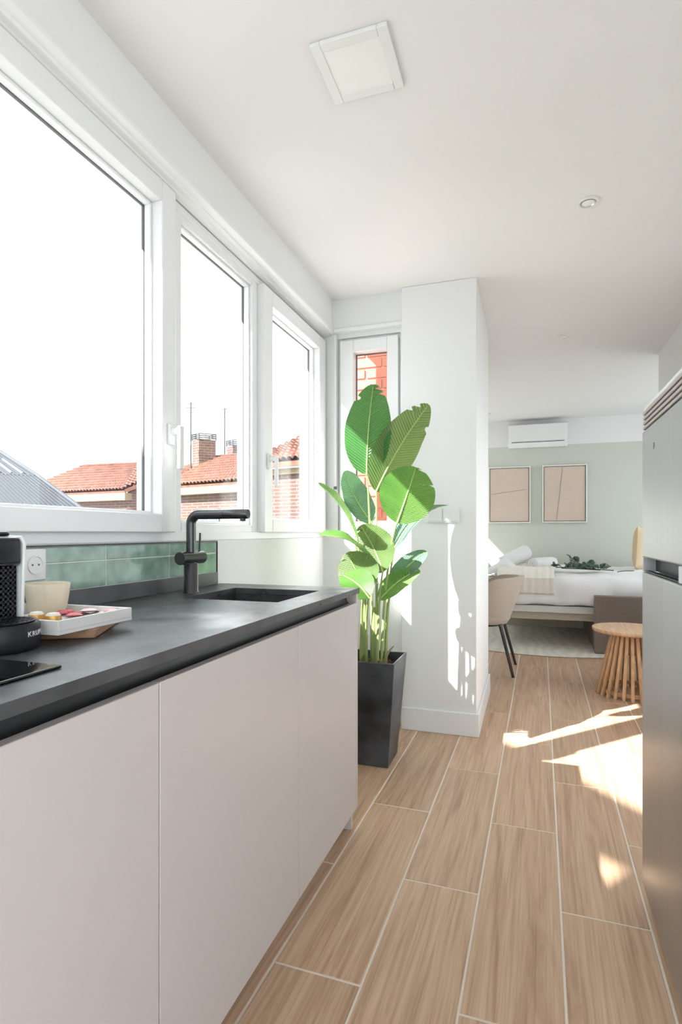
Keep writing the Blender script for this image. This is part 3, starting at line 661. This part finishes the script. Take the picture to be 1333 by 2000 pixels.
LV = [  # base, tip, base depth, tip depth, width, facing (right, up, towards viewer), material, bow, fold, notches, peak
 ((717, 927), (728, 747), 2.77, 2.78, .232, (-.25, .15, 1), 'leaf_deep', .03, .16, ((.93, 1, .75), (.86, 1, .4), (.80, -1, .3)), .40),
 ((735, 960), (833, 789), 2.73, 2.70, .23, (.35, -.25, 1), 'leaf_olive', -.03, -.14, ((.93, -1, .55), (.86, -1, .35), (.78, 1, .2)), .42),
 ((776, 1022), (814, 911), 2.67, 2.69, .266, (-.05, -.1, 1), 'leaf_fresh', .02, .10, ((.95, 1, .8), (.72, 1, .2)), .44),
 ((727, 1022), (669, 922), 2.80, 2.76, .165, (.5, .45, 1), 'leaf_blue', -.02, .22, (), .45),
 ((699, 1052), (627, 940), 2.74, 2.62, .16, (1.0, .75, .22), 'leaf_fresh', .02, .25, (), .45),
 ((722, 1092), (631, 1036), 2.70, 2.56, .15, (.45, 1.0, .16), 'leaf_fresh', .03, .25, (), .45),
 ((749, 1118), (708, 1026), 2.69, 2.75, .207, (-.35, -.35, 1), 'leaf_olive', -.02, -.12, ((.9, -1, .6), (.80, -1, .4)), .46),
 ((711, 1160), (681, 1080), 2.60, 2.66, .215, (-.2, -.45, 1), 'leaf_olive', -.02, -.12, ((.86, -1, .4),), .46),
 ((765, 1140), (833, 1074), 2.78, 2.86, .12, (-.4, .6, .8), 'leaf_blue', .01, .22, (), .45),
 ((771, 1072), (869, 974), 2.84, 3.00, .15, (-.5, .8, .42), 'leaf_blue', .05, .25, (), .45),
 ((742, 1172), (818, 1108), 2.72, 2.78, .13, (-.3, .8, .75), 'leaf_fresh', .02, .2, ((.7, -1, .5), (.55, -1, .4)), .45),
 ((722, 1168), (672, 1120), 2.56, 2.60, .165, (.2, .55, .8), 'leaf_fresh', .02, .2, (), .45),
]
roots = [(-.01, .03), (.02, .0), (.04, .01), (-.02, .05), (-.05, .02), (-.045, -.01), (.03, -.03), (-.05, -.04), (.06, .02), (.05, .05), (.01, .05), (-.03, -.03)]
for k, (b, tp, db, dt, wd, fc, m, bow, fold, nt_, pk) in enumerate(LV):
    ns_off = k
    face = RT*fc[0]+UP*fc[1]-FW*fc[2]
    leaf(UD(*b, db), UD(*tp, dt), wd, face, m, bow, fold, notch=nt_, root=(PX+roots[k][0], PY+roots[k][1], PZ-.055), wav=.03, peak=pk)
for k, (dx, dy, hgt, r) in enumerate(((0, .01, .30, .017), (.02, -.005, .22, .014), (-.03, -.02, .17, .011))):   # sheathing stems
    p0 = Vector((PX+dx, PY+dy, PZ-.06)); obj('trunk', MB().tube([p0, p0+Vector((0, 0, hgt*.5)), p0+Vector((.004, 0, hgt))], [r, r*.9, r*.55], 12), 'stem', plant, smooth=True)
for k, (dx, dy, ex, ey, z) in enumerate(((.045, .0, .10, .03, .10), (-.05, -.03, -.02, -.07, .07), (.03, -.05, .06, -.09, .05), (-.04, .02, -.08, .03, .08))):
    p0 = Vector((PX+dx, PY+dy, PZ-.05)); p2 = Vector((PX+ex, PY+ey, PZ-.05+z)); obj('dry_sheath', MB().tube(bez(p0, (p0+p2)/2+Vector((0, 0, .03)), p2, 6), [.007, .008, .007, .006, .005, .004, .002], 6), 'dry', plant, smooth=True)

# ------------------------------------------------------------------ pier switch, ceiling fittings
t = thing('light_switch', 'white triple wall switch plate on the pier beside the plant', 'switch', (-.453, 3.124, 1.159))
obj('plate', MB().box(-.540, -.366, 3.115, 3.1248, 1.160, 1.244), 'white_plastic', t, bevel=.002)
for k in range(2): obj('rocker', MB().box(-.533+.084*k, -.533+.084*k+.076, 3.111, 3.1150, 1.168, 1.236), 'white_plastic', t, bevel=.0015)
t = thing('ceiling_panel_light', 'square white flat ceiling light above the worktop', 'ceiling light', (-.479, 1.595, CEIL-.016))
x0, x1, y0, y1 = -.592, -.366, 1.482, 1.709; zb = CEIL-.012
obj('trim_frame', MB().box(x0, x0+.03, y0, y1, zb, CEIL-.0005).box(x1-.03, x1, y0, y1, zb, CEIL-.0005).box(x0+.03, x1-.03, y0, y0+.03, zb, CEIL-.0005).box(x0+.03, x1-.03, y1-.03, y1, zb, CEIL-.0005), 'white_plastic', t, bevel=.002)
obj('diffuser', MB().box(x0+.03, x1-.03, y0+.03, y1-.03, zb+.003, CEIL-.0005), 'lamp_off', t)
for k, (x, y, lab) in enumerate(((.233, 2.567, 'round recessed downlight nearest the viewer'), (.231, 4.27, 'round recessed downlight between kitchen and bed'), (-.46, 6.75, 'round recessed downlight left of the air conditioner'))):
    t = thing('downlight', lab, 'downlight', (x, y, CEIL-.008), group='recessed ceiling downlights')
    obj('rim', MB().lathe([(.046, CEIL-.0005), (.045, CEIL-.005), (.036, CEIL-.007), (.030, CEIL-.003)], (x, y, 0), 28, caps=False), 'white_plastic', t, smooth=True)
    obj('reflector', MB().lathe([(.031, CEIL-.0055), (.027, CEIL-.0060), (.024, CEIL-.002)], (x, y, 0), 28, caps=False), 'chrome', t, smooth=True)
    obj('lens', MB().lathe([(.026, CEIL-.003), (.0001, CEIL-.0035)], (x, y, 0), 24, caps=False), 'lamp_off', t, smooth=True)

# ================================================================== BEDROOM
# air conditioner
AX0, AX1, AY = -.248, .433, YB-.16
t = thing('air_conditioner', 'white wall air conditioner above the two pictures', 'air conditioner', (.09, YB-.1, 2.13))
obj('casing', MB().prism([(YB-.001, 2.15), (AY+.03, 2.135), (AY, 2.19), (AY+.005, 2.41), (AY+.03, 2.425), (YB-.001, 2.425)], 'x', AX0, AX1), 'white_plastic', t, bevel=.006)
obj('front_cover', MB().prism([(AY-.010, 2.215), (AY-.010, 2.41), (AY+.004, 2.418), (AY+.001, 2.212)], 'x', AX0+.006, AX1-.006), 'white_plastic', t, bevel=.003)
obj('air_outlet', MB().prism([(AY-.003, 2.204), (AY-.004, 2.194), (AY+.02, 2.192), (AY+.02, 2.206)], 'x', AX0+.04, AX1-.04), 'gola', t)
obj('louvre', MB().prism([(AY-.006, 2.195), (AY+.018, 2.140), (AY+.022, 2.142), (AY-.002, 2.198)], 'x', AX0+.042, AX1-.042), 'white_plastic', t, bevel=.001)
# pictures
def picture(x0, x1, z0, z1, lab, thread):
    t = thing('framed_picture', lab, 'picture', ((x0+x1)/2, YB-.02, z0))
    obj('frame', MB().ring(x0, x1, z0, z1, .014, .014, .014, .014, YB-.045, YB-.002, 'y'), 'green_frame', t, bevel=.002)
    obj('canvas', MB().box(x0+.022, x1-.022, YB-.030, YB-.006, z0+.022, z1-.022), 'canvas', t)
    obj('backing', MB().box(x0+.014, x1-.014, YB-.006, YB-.002, z0+.014, z1-.014), 'line', t)
    obj('raised_line', MB().tube(thread, .0035, 6), 'line', t)
k = (YB)/7.6
def pz(v): return H+(v-H)*k
picture(-.508*k, .012*k, pz(1.227), pz(1.951), 'framed beige canvas with one level line, left of the pair', [(-.47*k, YB-.031, pz(1.60)), (-.25*k, YB-.031, pz(1.63)), (-.05*k, YB-.031, pz(1.655))])
picture(.154*k, .675*k, pz(1.230), pz(1.953), 'framed beige canvas with one steep line, right of the pair', [(.32*k, YB-.031, pz(1.27)), (.36*k, YB-.031, pz(1.6)), (.39*k, YB-.031, pz(1.92))])
# rug
def rugf():
    m = MB(); m.lathe([(1.50, .001), (1.505, .006), (1.495, .012), (.0001, .013)], (.13, 6.84-.0, 0), 96, caps=False); return m
m = rugf(); m.v = [Vector((.13+(v.x-.13), min(v.y, YB-.03), v.z)) for v in m.v]
tag(obj('round_rug', m, 'rug', smooth=True), 'large round ivory rug with wavy relief under the bed', 'rug')
# fold-down bed over a sofa
BX0, BX1, BY0, BY1 = -.40, 1.75, 5.70, 7.17
t = thing('fold_down_bed', 'white fold down bed platform standing on a thin board leg', 'bed', (.6, 6.4, .013))
obj('platform', MB().box(BX0, BX1, BY0, BY1, .345, .41), 'lam', t, bevel=.003)
obj('leg_panel', MB().box(BX0+.12, .62, BY1-.22, BY1-.195, .19, .345), 'lam', t, bevel=.002)
obj('cross_rail', MB().box(BX0+.12, .62, BY1-.21, BY1-.19, .0135, .19), 'oak_pale', t, bevel=.002)
obj('edge_board', MB().box(BX0, .62, BY0+.06, BY0+.08, .27, .345), 'oak_pale', t, bevel=.001)
obj('hinge_strut', MB().tube([(.60, BY0+.10, .34), (.635, BY0+.12, .24)], .012, 8).tube([(.60, BY0+.10, .26), (.66, BY0+.12, .33)], .010, 8), 'gola', t)
obj('mattress', MB().box(BX0+.02, BX1-.01, BY0+.03, BY1-.02, .412, .56), 'linen', t, bevel=.03, seg=3)
def duvet():
    m = MB(); x0, x1, y0, y1, zt, zb = BX0-.01, BX1-.02, BY0-.005, BY1, .655, .425
    NX, NY = 70, 46; ru = random.Random(3); ph = [ru.uniform(0, 6) for _ in range(8)]
    def f(u, v):
        x = x0+(x1-x0)*u
        s = v*(zt-zb+(y1-y0))                         # path: up the front face, then across the top
        r = .10; hfr = zt-zb
        if s < hfr-r: y, z = y0, zb+s
        elif s < hfr-r+r*math.pi/2: q = (s-(hfr-r))/r; y, z = y0+r-r*math.cos(q), zt-r+r*math.sin(q)
        else: y, z = y0+r+(s-(hfr-r+r*math.pi/2)), zt
        wr = .010*math.sin(x*13+ph[0]+z*6)+.006*math.sin(x*29+ph[1]+y*5)+.004*math.sin(x*47+ph[2]-z*20)
        edge = min(u/.06, 1)
        if s < hfr: y += wr*1.0-.012*(1-s/hfr)*(1+math.sin(x*8+ph[3]))
        z2 = z+.012*math.sin(x*3+ph[4])*math.sin(y*4+ph[5])+.05*min(1, max(0, (y-y0)/.5))+wr*.35
        if s < .02: z2 = z+.008*math.sin(x*17+ph[6])
        dz = (1-edge)**2*.16
        return (x, y, max(zb-.01, z2-dz) if z > zb+.05 else z2)
    m.grid(f, NX, NY)
    m.grid(lambda u, v: (x0, y0+(y1-y0)*u, zb+.01+(.50-zb)*v if v > 0 else zb+.01), 12, 4)
    return m
tag(obj('duvet', duvet(), 'linen', smooth=True, solid=.02), 'white duvet spread over the fold down bed', 'duvet')
# ribbed throw over the near corner
def throw():
    m = MB(); x0, x1 = -.30, .22
    def f(u, v):
        x = x0+(x1-x0)*u; s = v*1.05; hf = .27
        if s < hf: y, z = BY0-.032, .52+s*.62
        else: y, z = BY0-.032+.03+(s-hf)*1.0, .52+hf*.62+min((s-hf), .12)*.42+.02
        y -= .004*math.sin(x*95)*(1 if s < hf else 0); z += .003*math.sin(x*95)*(0 if s < hf else 1)
        return (x, y, z)
    m.grid(f, 80, 30); return m
tag(obj('throw_blanket', throw(), 'throw', smooth=True, solid=.014), 'cream ribbed throw folded over the foot of the bed', 'blanket')
def towel(name, a, b, r, lab):
    a, b = Vector(a), Vector(b); t = thing(name, lab, 'towel', ((a.x+b.x)/2, (a.y+b.y)/2, min(a.z, b.z)-r), group='rolled white towels on the bed')
    ax = (b-a).normalized(); n1 = ax.orthogonal().normalized(); n2 = ax.cross(n1); m = MB()
    prof = []
    for i in range(19):
        u = i/18; prof.append((a+(b-a)*u, r*(1-.10*abs(2*u-1)**6)*(1+.02*math.sin(u*23))))
    m.tube([p for p, _ in prof], [q for _, q in prof], 22); obj('roll', m, 'towel', t, smooth=True, bevel=.008, seg=2)
    for e, sgn in ((a, -1), (b, 1)):
        sp_ = [e+ax*(sgn*.003)+(n1*math.cos(q)+n2*math.sin(q))*(r*.12+r*.72*q/12.6) for q in [k*.42 for k in range(31)]]
        obj('fold_edge', MB().tube(sp_, .006, 6), 'towel', t, smooth=True)
towel('rolled_towel', (-.28, 6.14, .765), (-.02, 6.34, .905), .080, 'large rolled white towel leaning upwards on the bed')
towel('rolled_towel', (.03, 6.05, .785), (.24, 6.45, .785), .062, 'smaller rolled white towel lying flat beside the leaning one')
def fold():
    m = MB()
    def f(u, v):
        x = -.42+.36*u; y = 5.80+.42*v; b = math.sin(math.pi*v)**.5*math.sin(math.pi*min(1, u*1.0))**.5
        return (x, y, .70+.12*b*(1-.25*math.sin(u*9)))
    m.grid(f, 18, 14); m.grid(lambda u, v: (-.42+.36*u, 5.80+.42*v, .66), 6, 6); return m
tag(obj('folded_towel', fold(), 'towel', smooth=True), 'folded white towel heaped at the left end of the bed', 'towel')
# eucalyptus sprig
t = thing('eucalyptus_sprig', 'cut eucalyptus branch lying on the white duvet', 'sprig', (.5, 6.15, .705))
def sprig():
    y = 6.05; z = .735
    ru = random.Random(11); stems = [[(.78, y, z), (.60, y+.04, z+.008), (.42, y+.06, z+.02), (.25, y+.02, z+.02)], [(.66, y+.02, z), (.48, y-.03, z+.012), (.30, y-.08, z+.018)], [(.62, y+.02, z+.01), (.50, y+.02, z+.05), (.38, y+.0, z+.10)]]
    for s in stems: obj('stem', MB().tube(s, .005, 6), 'twig', t, smooth=True)
    lm = MB(); lm.grid(lambda u, v: ((u)*.075, (v*2-1)*.028*math.sin(math.pi*min(.999, u*.97+.02))**.7, .012*math.sin(u*3)+.008*abs(v*2-1)), 6, 4)
    p0 = obj('leaf', lm, 'euca', t, smooth=True, local=True, solid=.0015); o = p0
    for k in range(44):
        s = stems[ru.choice((0, 0, 1, 1, 2))]; i = ru.randrange(len(s)-1); f = ru.uniform(.35 if i == 0 else 0, 1); p = Vector(s[i]).lerp(Vector(s[i+1]), f)
        if k: o = p0.copy(); C.objects.link(o); o.parent = t
        o.location = p+Vector((0, 0, .006))-ORG[t.name]; o.rotation_euler = (ru.uniform(-.9, .9), ru.uniform(-1.1, .1), ru.uniform(0, 6.28)); sc_ = ru.uniform(.7, 1.25); o.scale = (sc_,)*3
sprig()
tag(obj('loose_twig', MB().tube([(.80, 5.98, .728), (.86, 6.0, .736), (.95, 6.02, .738)], .004, 6), 'twig', smooth=True), 'short bare twig lying right of the eucalyptus branch', 'twig')
# cushion at the head
def pillow(cx_, cy_, cz_, wx, wz, dp):
    m = MB()
    for sgn in (-1, 1):
        m.grid(lambda u, v: ((u*2-1)*wx/2*(1-.06*(1-abs(v*2-1)**2)), sgn*dp/2*((1-(u*2-1)**4)*(1-(v*2-1)**4))**.6, v*wz), 16, 16)
    return m
t = obj('cushion', pillow(0, 0, 0, .44, .44, .13), 'cushion', smooth=True, local=True); t.location = (1.10, 6.60, .70); t.rotation_euler = (0, math.radians(14), math.radians(70))
tag(t, 'beige cushion standing at the head of the bed', 'cushion')
# sofa below the bed
t = thing('sofa', 'taupe fabric sofa with a block armrest under the bed', 'sofa', (1.1, 6.2, 0))
obj('armrest', MB().box(.557, 1.45, 5.575-.03, 5.575+.085-.03, .013, .535), 'taupe', t, bevel=.012, seg=3)
obj('seat_base', MB().box(.575, 1.45, 5.635, 6.86, .0135, .30), 'taupe', t, bevel=.010)
for yy in (5.60, 6.8): obj('foot', MB().box(.62, .66, yy-.02, yy+.02, .0132, .02), 'gola', t)
# radiator glimpsed past the pier
t = thing('radiator', 'white slim radiator by the green wall, half hidden by the pier', 'radiator', (-.72, YB-.06, .2))
for k in range(5): obj('rib', MB().box(-.93+.08*k, -.93+.08*k+.074, YB-.10, YB-.03, .22, .78), 'white_plastic', t, bevel=.01)
obj('valve', MB().tube([(-.525, YB-.07, .70), (-.505, YB-.07, .70)], .014, 12), 'gola', t, smooth=True)
# chair facing left, its back towards the passage
t = thing('upholstered_chair', 'taupe fabric chair with black splayed legs behind the pier', 'chair', (-.37, 4.70, 0))
def shell():
    m = MB(); ox, oy = -.36, 4.70
    def f(u, v, k):
        ph = math.radians(-112+224*u); a = abs(u*2-1)
        top = .765-.10*max(0, (a-.55)/.45)**2.0-.02*a; bot = .385+.05*max(0, a-.6)
        z = bot+(top-bot)*v; nar = .70+.32*v**.75
        rx, ry = .27*nar-k, .275*nar-k
        x = ox+rx*math.cos(ph)+.05*v; y = oy+ry*math.sin(ph)
        return (x, y, z)
    m.grid(lambda u, v: f(u, v, 0), 36, 12); b1 = len(m.v)
    m.grid(lambda u, v: f(u, v, .045*math.sin(math.pi*min(1, .12+u*.9 if u < .5 else .12+(1-u)*.9))**.4), 36, 12)
    st = 13; n0 = 37*13
    for i in range(36):
        m.f.append((i*st+12, (i+1)*st+12, n0+(i+1)*st+12, n0+i*st+12)); m.f.append((i*st, n0+i*st, n0+(i+1)*st, (i+1)*st))
    for j in range(12):
        m.f.append((j, j+1, n0+j+1, n0+j)); m.f.append((36*st+j, n0+36*st+j, n0+36*st+j+1, 36*st+j+1))
    return m
obj('backrest', shell(), 'fabric', t, smooth=True)
def seat():
    m = MB(); prof = [(.15, .385), (.215, .39), (.235, .42), (.232, .455), (.20, .475), (.0001, .478)]
    m.lathe(prof, (-.40, 4.70, 0), 36, caps=False); m.v = [Vector((-.40+(v.x+.40)*1.08, v.y, v.z)) for v in m.v]; return m
obj('seat', seat(), 'fabric', t, smooth=True)
obj('seat_frame', MB().lathe([(.20, .372), (.205, .378), (.205, .386), (.15, .386)], (-.39, 4.70, 0), 32), 'black', t, smooth=True)
for (tx, ty), (bx_, by_) in (((-.215, 4.50), (-.118, 4.485)), ((-.215, 4.90), (-.110, 4.93)), ((-.56, 4.52), (-.66, 4.49)), ((-.56, 4.88), (-.66, 4.92))):
    obj('leg', MB().tube([(tx, ty, .40), (bx_, by_, 0)], [.014, .011], 12), 'black', t, smooth=True)
# slatted side table
SXc, SYc = .665, 4.295
t = thing('side_table', 'round wooden side table on a cone of slats beside the fridge', 'side table', (SXc, SYc, 0))
obj('table_top', MB().lathe([(.0001, .425), (.240, .425), (.250, .435), (.250, .450), (.0001, .450)], (SXc, SYc, 0), 56, caps=False), 'teak_top', t, smooth=True, bevel=.002)
for k in range(26):
    a = 2*math.pi*k/26; r0, r1 = .222, .118; ca, sa = math.cos(a), math.sin(a); hw_ = .0105; tn = .008
    p = []
    for z, r in ((.0, r0), (.425, r1)):
        for dr, dt in ((-tn, -hw_), (tn, -hw_), (tn, hw_), (-tn, hw_)): p.append((SXc+(r+dr)*ca-dt*sa, SYc+(r+dr)*sa+dt*ca, z))
    obj('slat', MB().hexa(p), 'teak', t, bevel=.0015, seg=1)
obj('base_ring', MB().lathe([(.188, .018), (.204, .018), (.204, .045), (.188, .045), (.188, .018)], (SXc, SYc, 0), 40, caps=False), 'teak', t, smooth=True)
obj('top_ring', MB().lathe([(.09, .395), (.108, .395), (.108, .424), (.09, .424), (.09, .395)], (SXc, SYc, 0), 40, caps=False), 'teak', t, smooth=True)

# ================================================================== OUTSIDE
room(obj('ground', MB().box(-70, 20, -40, 60, -10, -9.6), 'concrete'))
def tiled(parent, name, e0, e1, r1, r0, tw=.24, rows=.42, amp=.11, m='terracotta'):
    e0, e1, r0, r1 = map(Vector, (e0, e1, r0, r1)); nrm = (e1-e0).cross(r0-e0).normalized()
    if nrm.z < 0: nrm = -nrm
    n = max(2, int((e1-e0).length/tw)); k = max(2, int(((r0-e0).length+(r1-e1).length)/2/rows)); mb = MB()
    sub = 6
    def f(u, v):
        vi = v*k; fr_ = vi-math.floor(vi-1e-6)
        p = (e0*(1-u)+e1*u)*(1-v)+(r0*(1-u)+r1*u)*v
        return p+nrm*(amp*abs(math.cos(math.pi*u*n))+amp*.55*(1-fr_))
    b = len(mb.v); nu = n*sub
    vv = []
    for i in range(k): vv += [(i+.001)/k, (i+.999)/k]
    for i in range(nu+1):
        for v in vv: mb.v.append(Vector(f(i/nu, v)))
    q = len(vv)
    for i in range(nu):
        for j in range(q-1): mb.f.append((b+i*q+j, b+(i+1)*q+j, b+(i+1)*q+j+1, b+i*q+j+1))
    # underside gives the roof its depth
    for a_, b_ in ((e0, e1), (e1, r1), (r1, r0), (r0, e0)): mb.face([a_, b_, b_-nrm*.18, a_-nrm*.18])
    mb.face([e0-nrm*.18, r0-nrm*.18, r1-nrm*.18, e1-nrm*.18])
    o = obj(name, mb, m, parent, smooth=True, normals=False); o['kind'] = 'stuff'; return o
def wall_seg(parent, name, a, b, z0, z1, thick, back, m, bev=0):
    a, b = Vector((a[0], a[1], 0)), Vector((b[0], b[1], 0)); dr = (b-a).normalized(); nn = Vector((-dr.y, dr.x, 0))
    if nn.dot(Vector((-S_, C_, 0))) < 0: nn = -nn
    a0, b0 = a+nn*back, b+nn*back; a1, b1 = a0+nn*thick, b0+nn*thick
    p = [Vector((q.x, q.y, z0)) for q in (a0, b0, b1, a1)]+[Vector((q.x, q.y, z1)) for q in (a0, b0, b1, a1)]
    return obj(name, MB().hexa(p), m, parent)
def facade_window(parent, a, b, f0, f1, z0, z1, back):
    a, b = Vector((a[0], a[1], 0)), Vector((b[0], b[1], 0)); dr = (b-a).normalized(); Ln = (b-a).length
    p, q = a+dr*Ln*f0, a+dr*Ln*f1; t0, t1 = p.copy(), q.copy(); w_ = (q-p).length
    fw = .09; n = (q-p).normalized()
    fo = wall_seg(parent, 'window_frame', p, q, z0, z1, .10, back-.06, 'trim_ext')
    mid = (p+q)/2
    wall_seg(fo, 'pane', p+n*fw, mid-n*fw*.6, z0+fw, z1-fw, .02, back-.075, 'winglass'); wall_seg(fo, 'pane', mid+n*fw*.6, q-n*fw, z0+fw, z1-fw, .02, back-.075, 'winglass')
def flat(p): return (p.x, p.y)
def solve(u, v, z): return UD(u, v, (z-H)*F/(HY-v))
# house seen through the first light
zE, zR = 3.16, 5.06
b1 = thing('tiled_house', 'low terracotta roofed house beyond the grey metal roof, seen in the large window', 'house', (-30, 18, -9.6))
E0, E1, R1, R0 = solve(27, 968, zE), solve(243, 958, zE), solve(274, 905, zR), solve(168, 910, zR)
tiled(b1, 'roof', E0, E1, R1, R0, tw=.23, rows=.40)
E2, R2 = solve(305, 930, 3.9), solve(318, 903, zR)
tiled(b1, 'roof', E1+Vector((0, 0, .05)), E2, R2, R1, tw=.23, rows=.40)
wall_seg(b1, 'cornice', flat(E0), flat(E1), zE-.46, zE-.10, .7, .03, 'cream'); wall_seg(b1, 'wall', flat(E0), flat(E1), -9.6, zE-.42, .4, .45, 'courses')
wall_seg(b1, 'wall', flat(E1+Vector((.05, .1, 0))), flat(E2), -9.6, zE+.2, .4, .3, 'courses')
# house behind the tap
zE, zR = 3.26, 5.08
b2 = thing('brick_house', 'brick house with terracotta roof and chimneys behind the kitchen tap', 'house', (-22, 20, -9.6))
E0, E1, R1, R0 = solve(322, 951, zE), solve(520, 937, zE), solve(520, 884, zR), solve(425, 892, zR)
tiled(b2, 'roof', E0, E1, R1, R0, tw=.23, rows=.40)
wall_seg(b2, 'cornice', flat(E0), flat(E1), zE-.42, zE-.10, .7, .03, 'cream'); wall_seg(b2, 'wall', flat(E0), flat(E1), -9.6, zE-.36, .4, .45, 'courses')
facade_window(b2, flat(E0), flat(E1), .30, .50, .6, 2.15, .45)
wall_seg(b2, 'panel', flat(E0+(E1-E0)*.52), flat(E0+(E1-E0)*.86), .2, 2.15, .06, .40, 'trim_ext')
Ra = solve(300, 915, 4.5); Rb = solve(388, 902, 4.95)
tiled(b2, 'ridge_roof', solve(318, 952, 3.3)+FW*.6, solve(360, 925, 4.1)+FW*.6, solve(382, 903, 4.9)+FW*.6, solve(330, 916, 4.9)+FW*.6, tw=.23, rows=.4)
def chimney(u0, u1, uc, vt, vb, d, depth, lab, um, vtop):
    c = UD(uc, vb, d); k = d/F; h0 = (vb-vt)*k
    a = RT*((u0-uc)*k*1.0)+FW*((uc-u0)*k*.9); b = RT*((u1-uc)*k)+FW*((u1-uc)*k*.45)
    zt, zb = UD(uc, vt, d).z, c.z-1.0
    q = [c, c+b, c+a+b, c+a]
    ch = obj('chimney', MB().hexa([Vector((p.x, p.y, zb)) for p in q]+[Vector((p.x, p.y, zt)) for p in q]), 'courses', b2)
    rr = MB()
    for h_ in (.10, .2, .3):
        for i in range(4): rr.tube([Vector((q[i].x, q[i].y, zt+h_)), Vector((q[(i+1) % 4].x, q[(i+1) % 4].y, zt+h_))], .03, 5)
    for p in q: rr.tube([Vector((p.x, p.y, zt)), Vector((p.x, p.y, zt+.32))], .04, 5)
    obj('chimney_rail', rr, 'iron', ch)
    p = UD(um, vb, d+.4); top = UD(um, vtop, d+.4).z; an = MB().tube([(p.x, p.y, zb), (p.x, p.y, top)], .04, 6)
    for f_, w_ in ((.98, .35), (.93, .5), (.87, .3), (.62, .12)):
        z = zb+(top-zb)*f_; an.tube([p*1.0+RT*(-w_/2)+Vector((0, 0, z-p.z)), p+RT*(w_/2)+Vector((0, 0, z-p.z))], .022, 5)
    obj('antenna', an, 'iron', b2)
    return ch
c1 = chimney(372, 419, 389, 858, 905, 28.5, 1, '', 373, 785)
c2 = chimney(440, 480, 455, 870, 890, 31, 1, '', 439, 797)
dsh = UD(367, 866, 28.2); m = MB()
m.grid(lambda u, v: dsh+RT*(.14*u*math.cos(v*6.2832))+UP*(.22*u*math.sin(v*6.2832))+FW*(.06*(1-u*u)), 5, 16); obj('satellite_dish', m, 'concrete', b2, smooth=True)
# nearer house in the third light
zE, zR = 3.62, 5.3
b3 = thing('gable_house', 'brick house with steep terracotta roof, seen in the third window', 'house', (-9, 21, -9.6))
E0, E1, R1, R0 = solve(500, 906, zE), solve(640, 894, zE), solve(650, 822, zR+.8), solve(512, 893, zE+.4)
tiled(b3, 'roof', E0, E1, R1, R0, tw=.26, rows=.45, amp=.12)
wall_seg(b3, 'gutter', flat(E0), flat(E1), zE-.22, zE-.02, .2, .1, 'trim_ext'); wall_seg(b3, 'cornice', flat(E0), flat(E1), zE-.40, zE-.22, .5, .3, 'cream')
wall_seg(b3, 'wall', flat(E0), flat(E1), -9.6, zE-.40, .4, .5, 'courses'); wall_seg(b3, 'downpipe', flat(E0+(E1-E0)*.655), flat(E0+(E1-E0)*.668), -2, zE-.40, .1, .36, 'trim_ext')
# grey ribbed roof lower left
b4 = thing('metal_roof_building', 'grey ribbed metal roof rising at the left of the large window', 'building', (-10, 5, -9.6))
A, B, Cc, D = UD(-360, 906, 12.6), UD(76, 930, 12.0), UD(178, 1006, 11.0), UD(-360, 1008, 11.0)
T0, T1 = UD(-360, 792, 13.9), UD(-30, 862, 13.2)
def ribbed(name, e0, e1, r1, r0, n):
    nrm = (e1-e0).cross(r0-e0).normalized(); nrm = nrm if nrm.dot(-FW) > 0 else -nrm; mb = MB()
    def f(u, v): return (e0*(1-u)+e1*u)*(1-v)+(r0*(1-u)+r1*u)*v+nrm*(.028*(1 if (u*n) % 1 < .4 else 0))
    us = []
    for i in range(n): us += [(i)/n, (i+.36)/n, (i+.44)/n, (i+.96)/n]
    for u in us+[1]:
        for v in (0, .5, 1): mb.v.append(f(min(u+1e-5, 1), v))
    for i in range(len(us)):
        for j in range(2): mb.f.append((i*3+j, i*3+3+j, i*3+4+j, i*3+1+j))
    for a_, b_ in ((e0, e1), (e1, r1), (r1, r0), (r0, e0)): mb.face([a_, b_, b_-nrm*.15, a_-nrm*.15])
    return obj(name, mb, 'sheet', b4)
ribbed('lower_slope', D, Cc, B, A, 60); ribbed('upper_slope', A, B, T1, T0, 46)
obj('hip_flashing', MB().tube([Cc, B, T1, T0], .035, 8), 'sheet', b4, smooth=True)
obj('seam_flashing', MB().tube([A, B], .02, 6), 'sheet', b4, smooth=True)
for k in range(5):
    f0 = .72+.05*k; p, q = A.lerp(B, f0+.03), T0.lerp(T1, f0+.03); obj('skylight_strip', MB().tube([p.lerp(q, .06)-FW*.06, p.lerp(q, .10+.62*(1-.12*k))-FW*.06], .022, 6), 'trim_ext', b4)
wall_seg(b4, 'wall', flat(D), flat(Cc), -9.6, D.z-.05, 6, .2, 'ground')
# unseen gable added outside, behind the viewer's left, to shape the sun patches
XS = -4.2; sh = lambda y, z: (y-1.06*(-1.2-XS), z+1.09*(-1.2-XS))
ln = lambda y, o=0: 1.32+(1.68-y)*.51-o
nb = thing('sun_blocker_gable', 'pale unseen gable wall added outside to shape the sun patches', 'building', (XS, -2.5, -9.6))
yA, yR = 2.9, -3.6
poly_lo = [(sh(yA, -2)[0], -9.6), sh(yA, ln(yA, .43)), sh(.84, ln(.84, .43)), sh(.34, ln(.34, .43)), sh(yR, ln(yR, .43)), (sh(yR, 0)[0]-4, ln(yR)+1.0), (sh(yR, 0)[0]-4, -9.6)]
g1 = obj('wall', MB().prism(poly_lo, 'x', XS-.06, XS), 'concrete', nb)
obj('slotted_blocker', MB().prism([sh(yA, ln(yA, .43)), sh(yA, ln(yA)), sh(yR, ln(yR)), sh(yR, ln(yR, .43)), sh(.36, ln(.36, .43)), sh(.40, ln(.40, .29)), sh(.70, ln(.70, .31)), sh(.84, ln(.84, .43))], 'x', XS-.06, XS), 'wall', nb)  # notch shaped to let a sliver of sun through to the floor
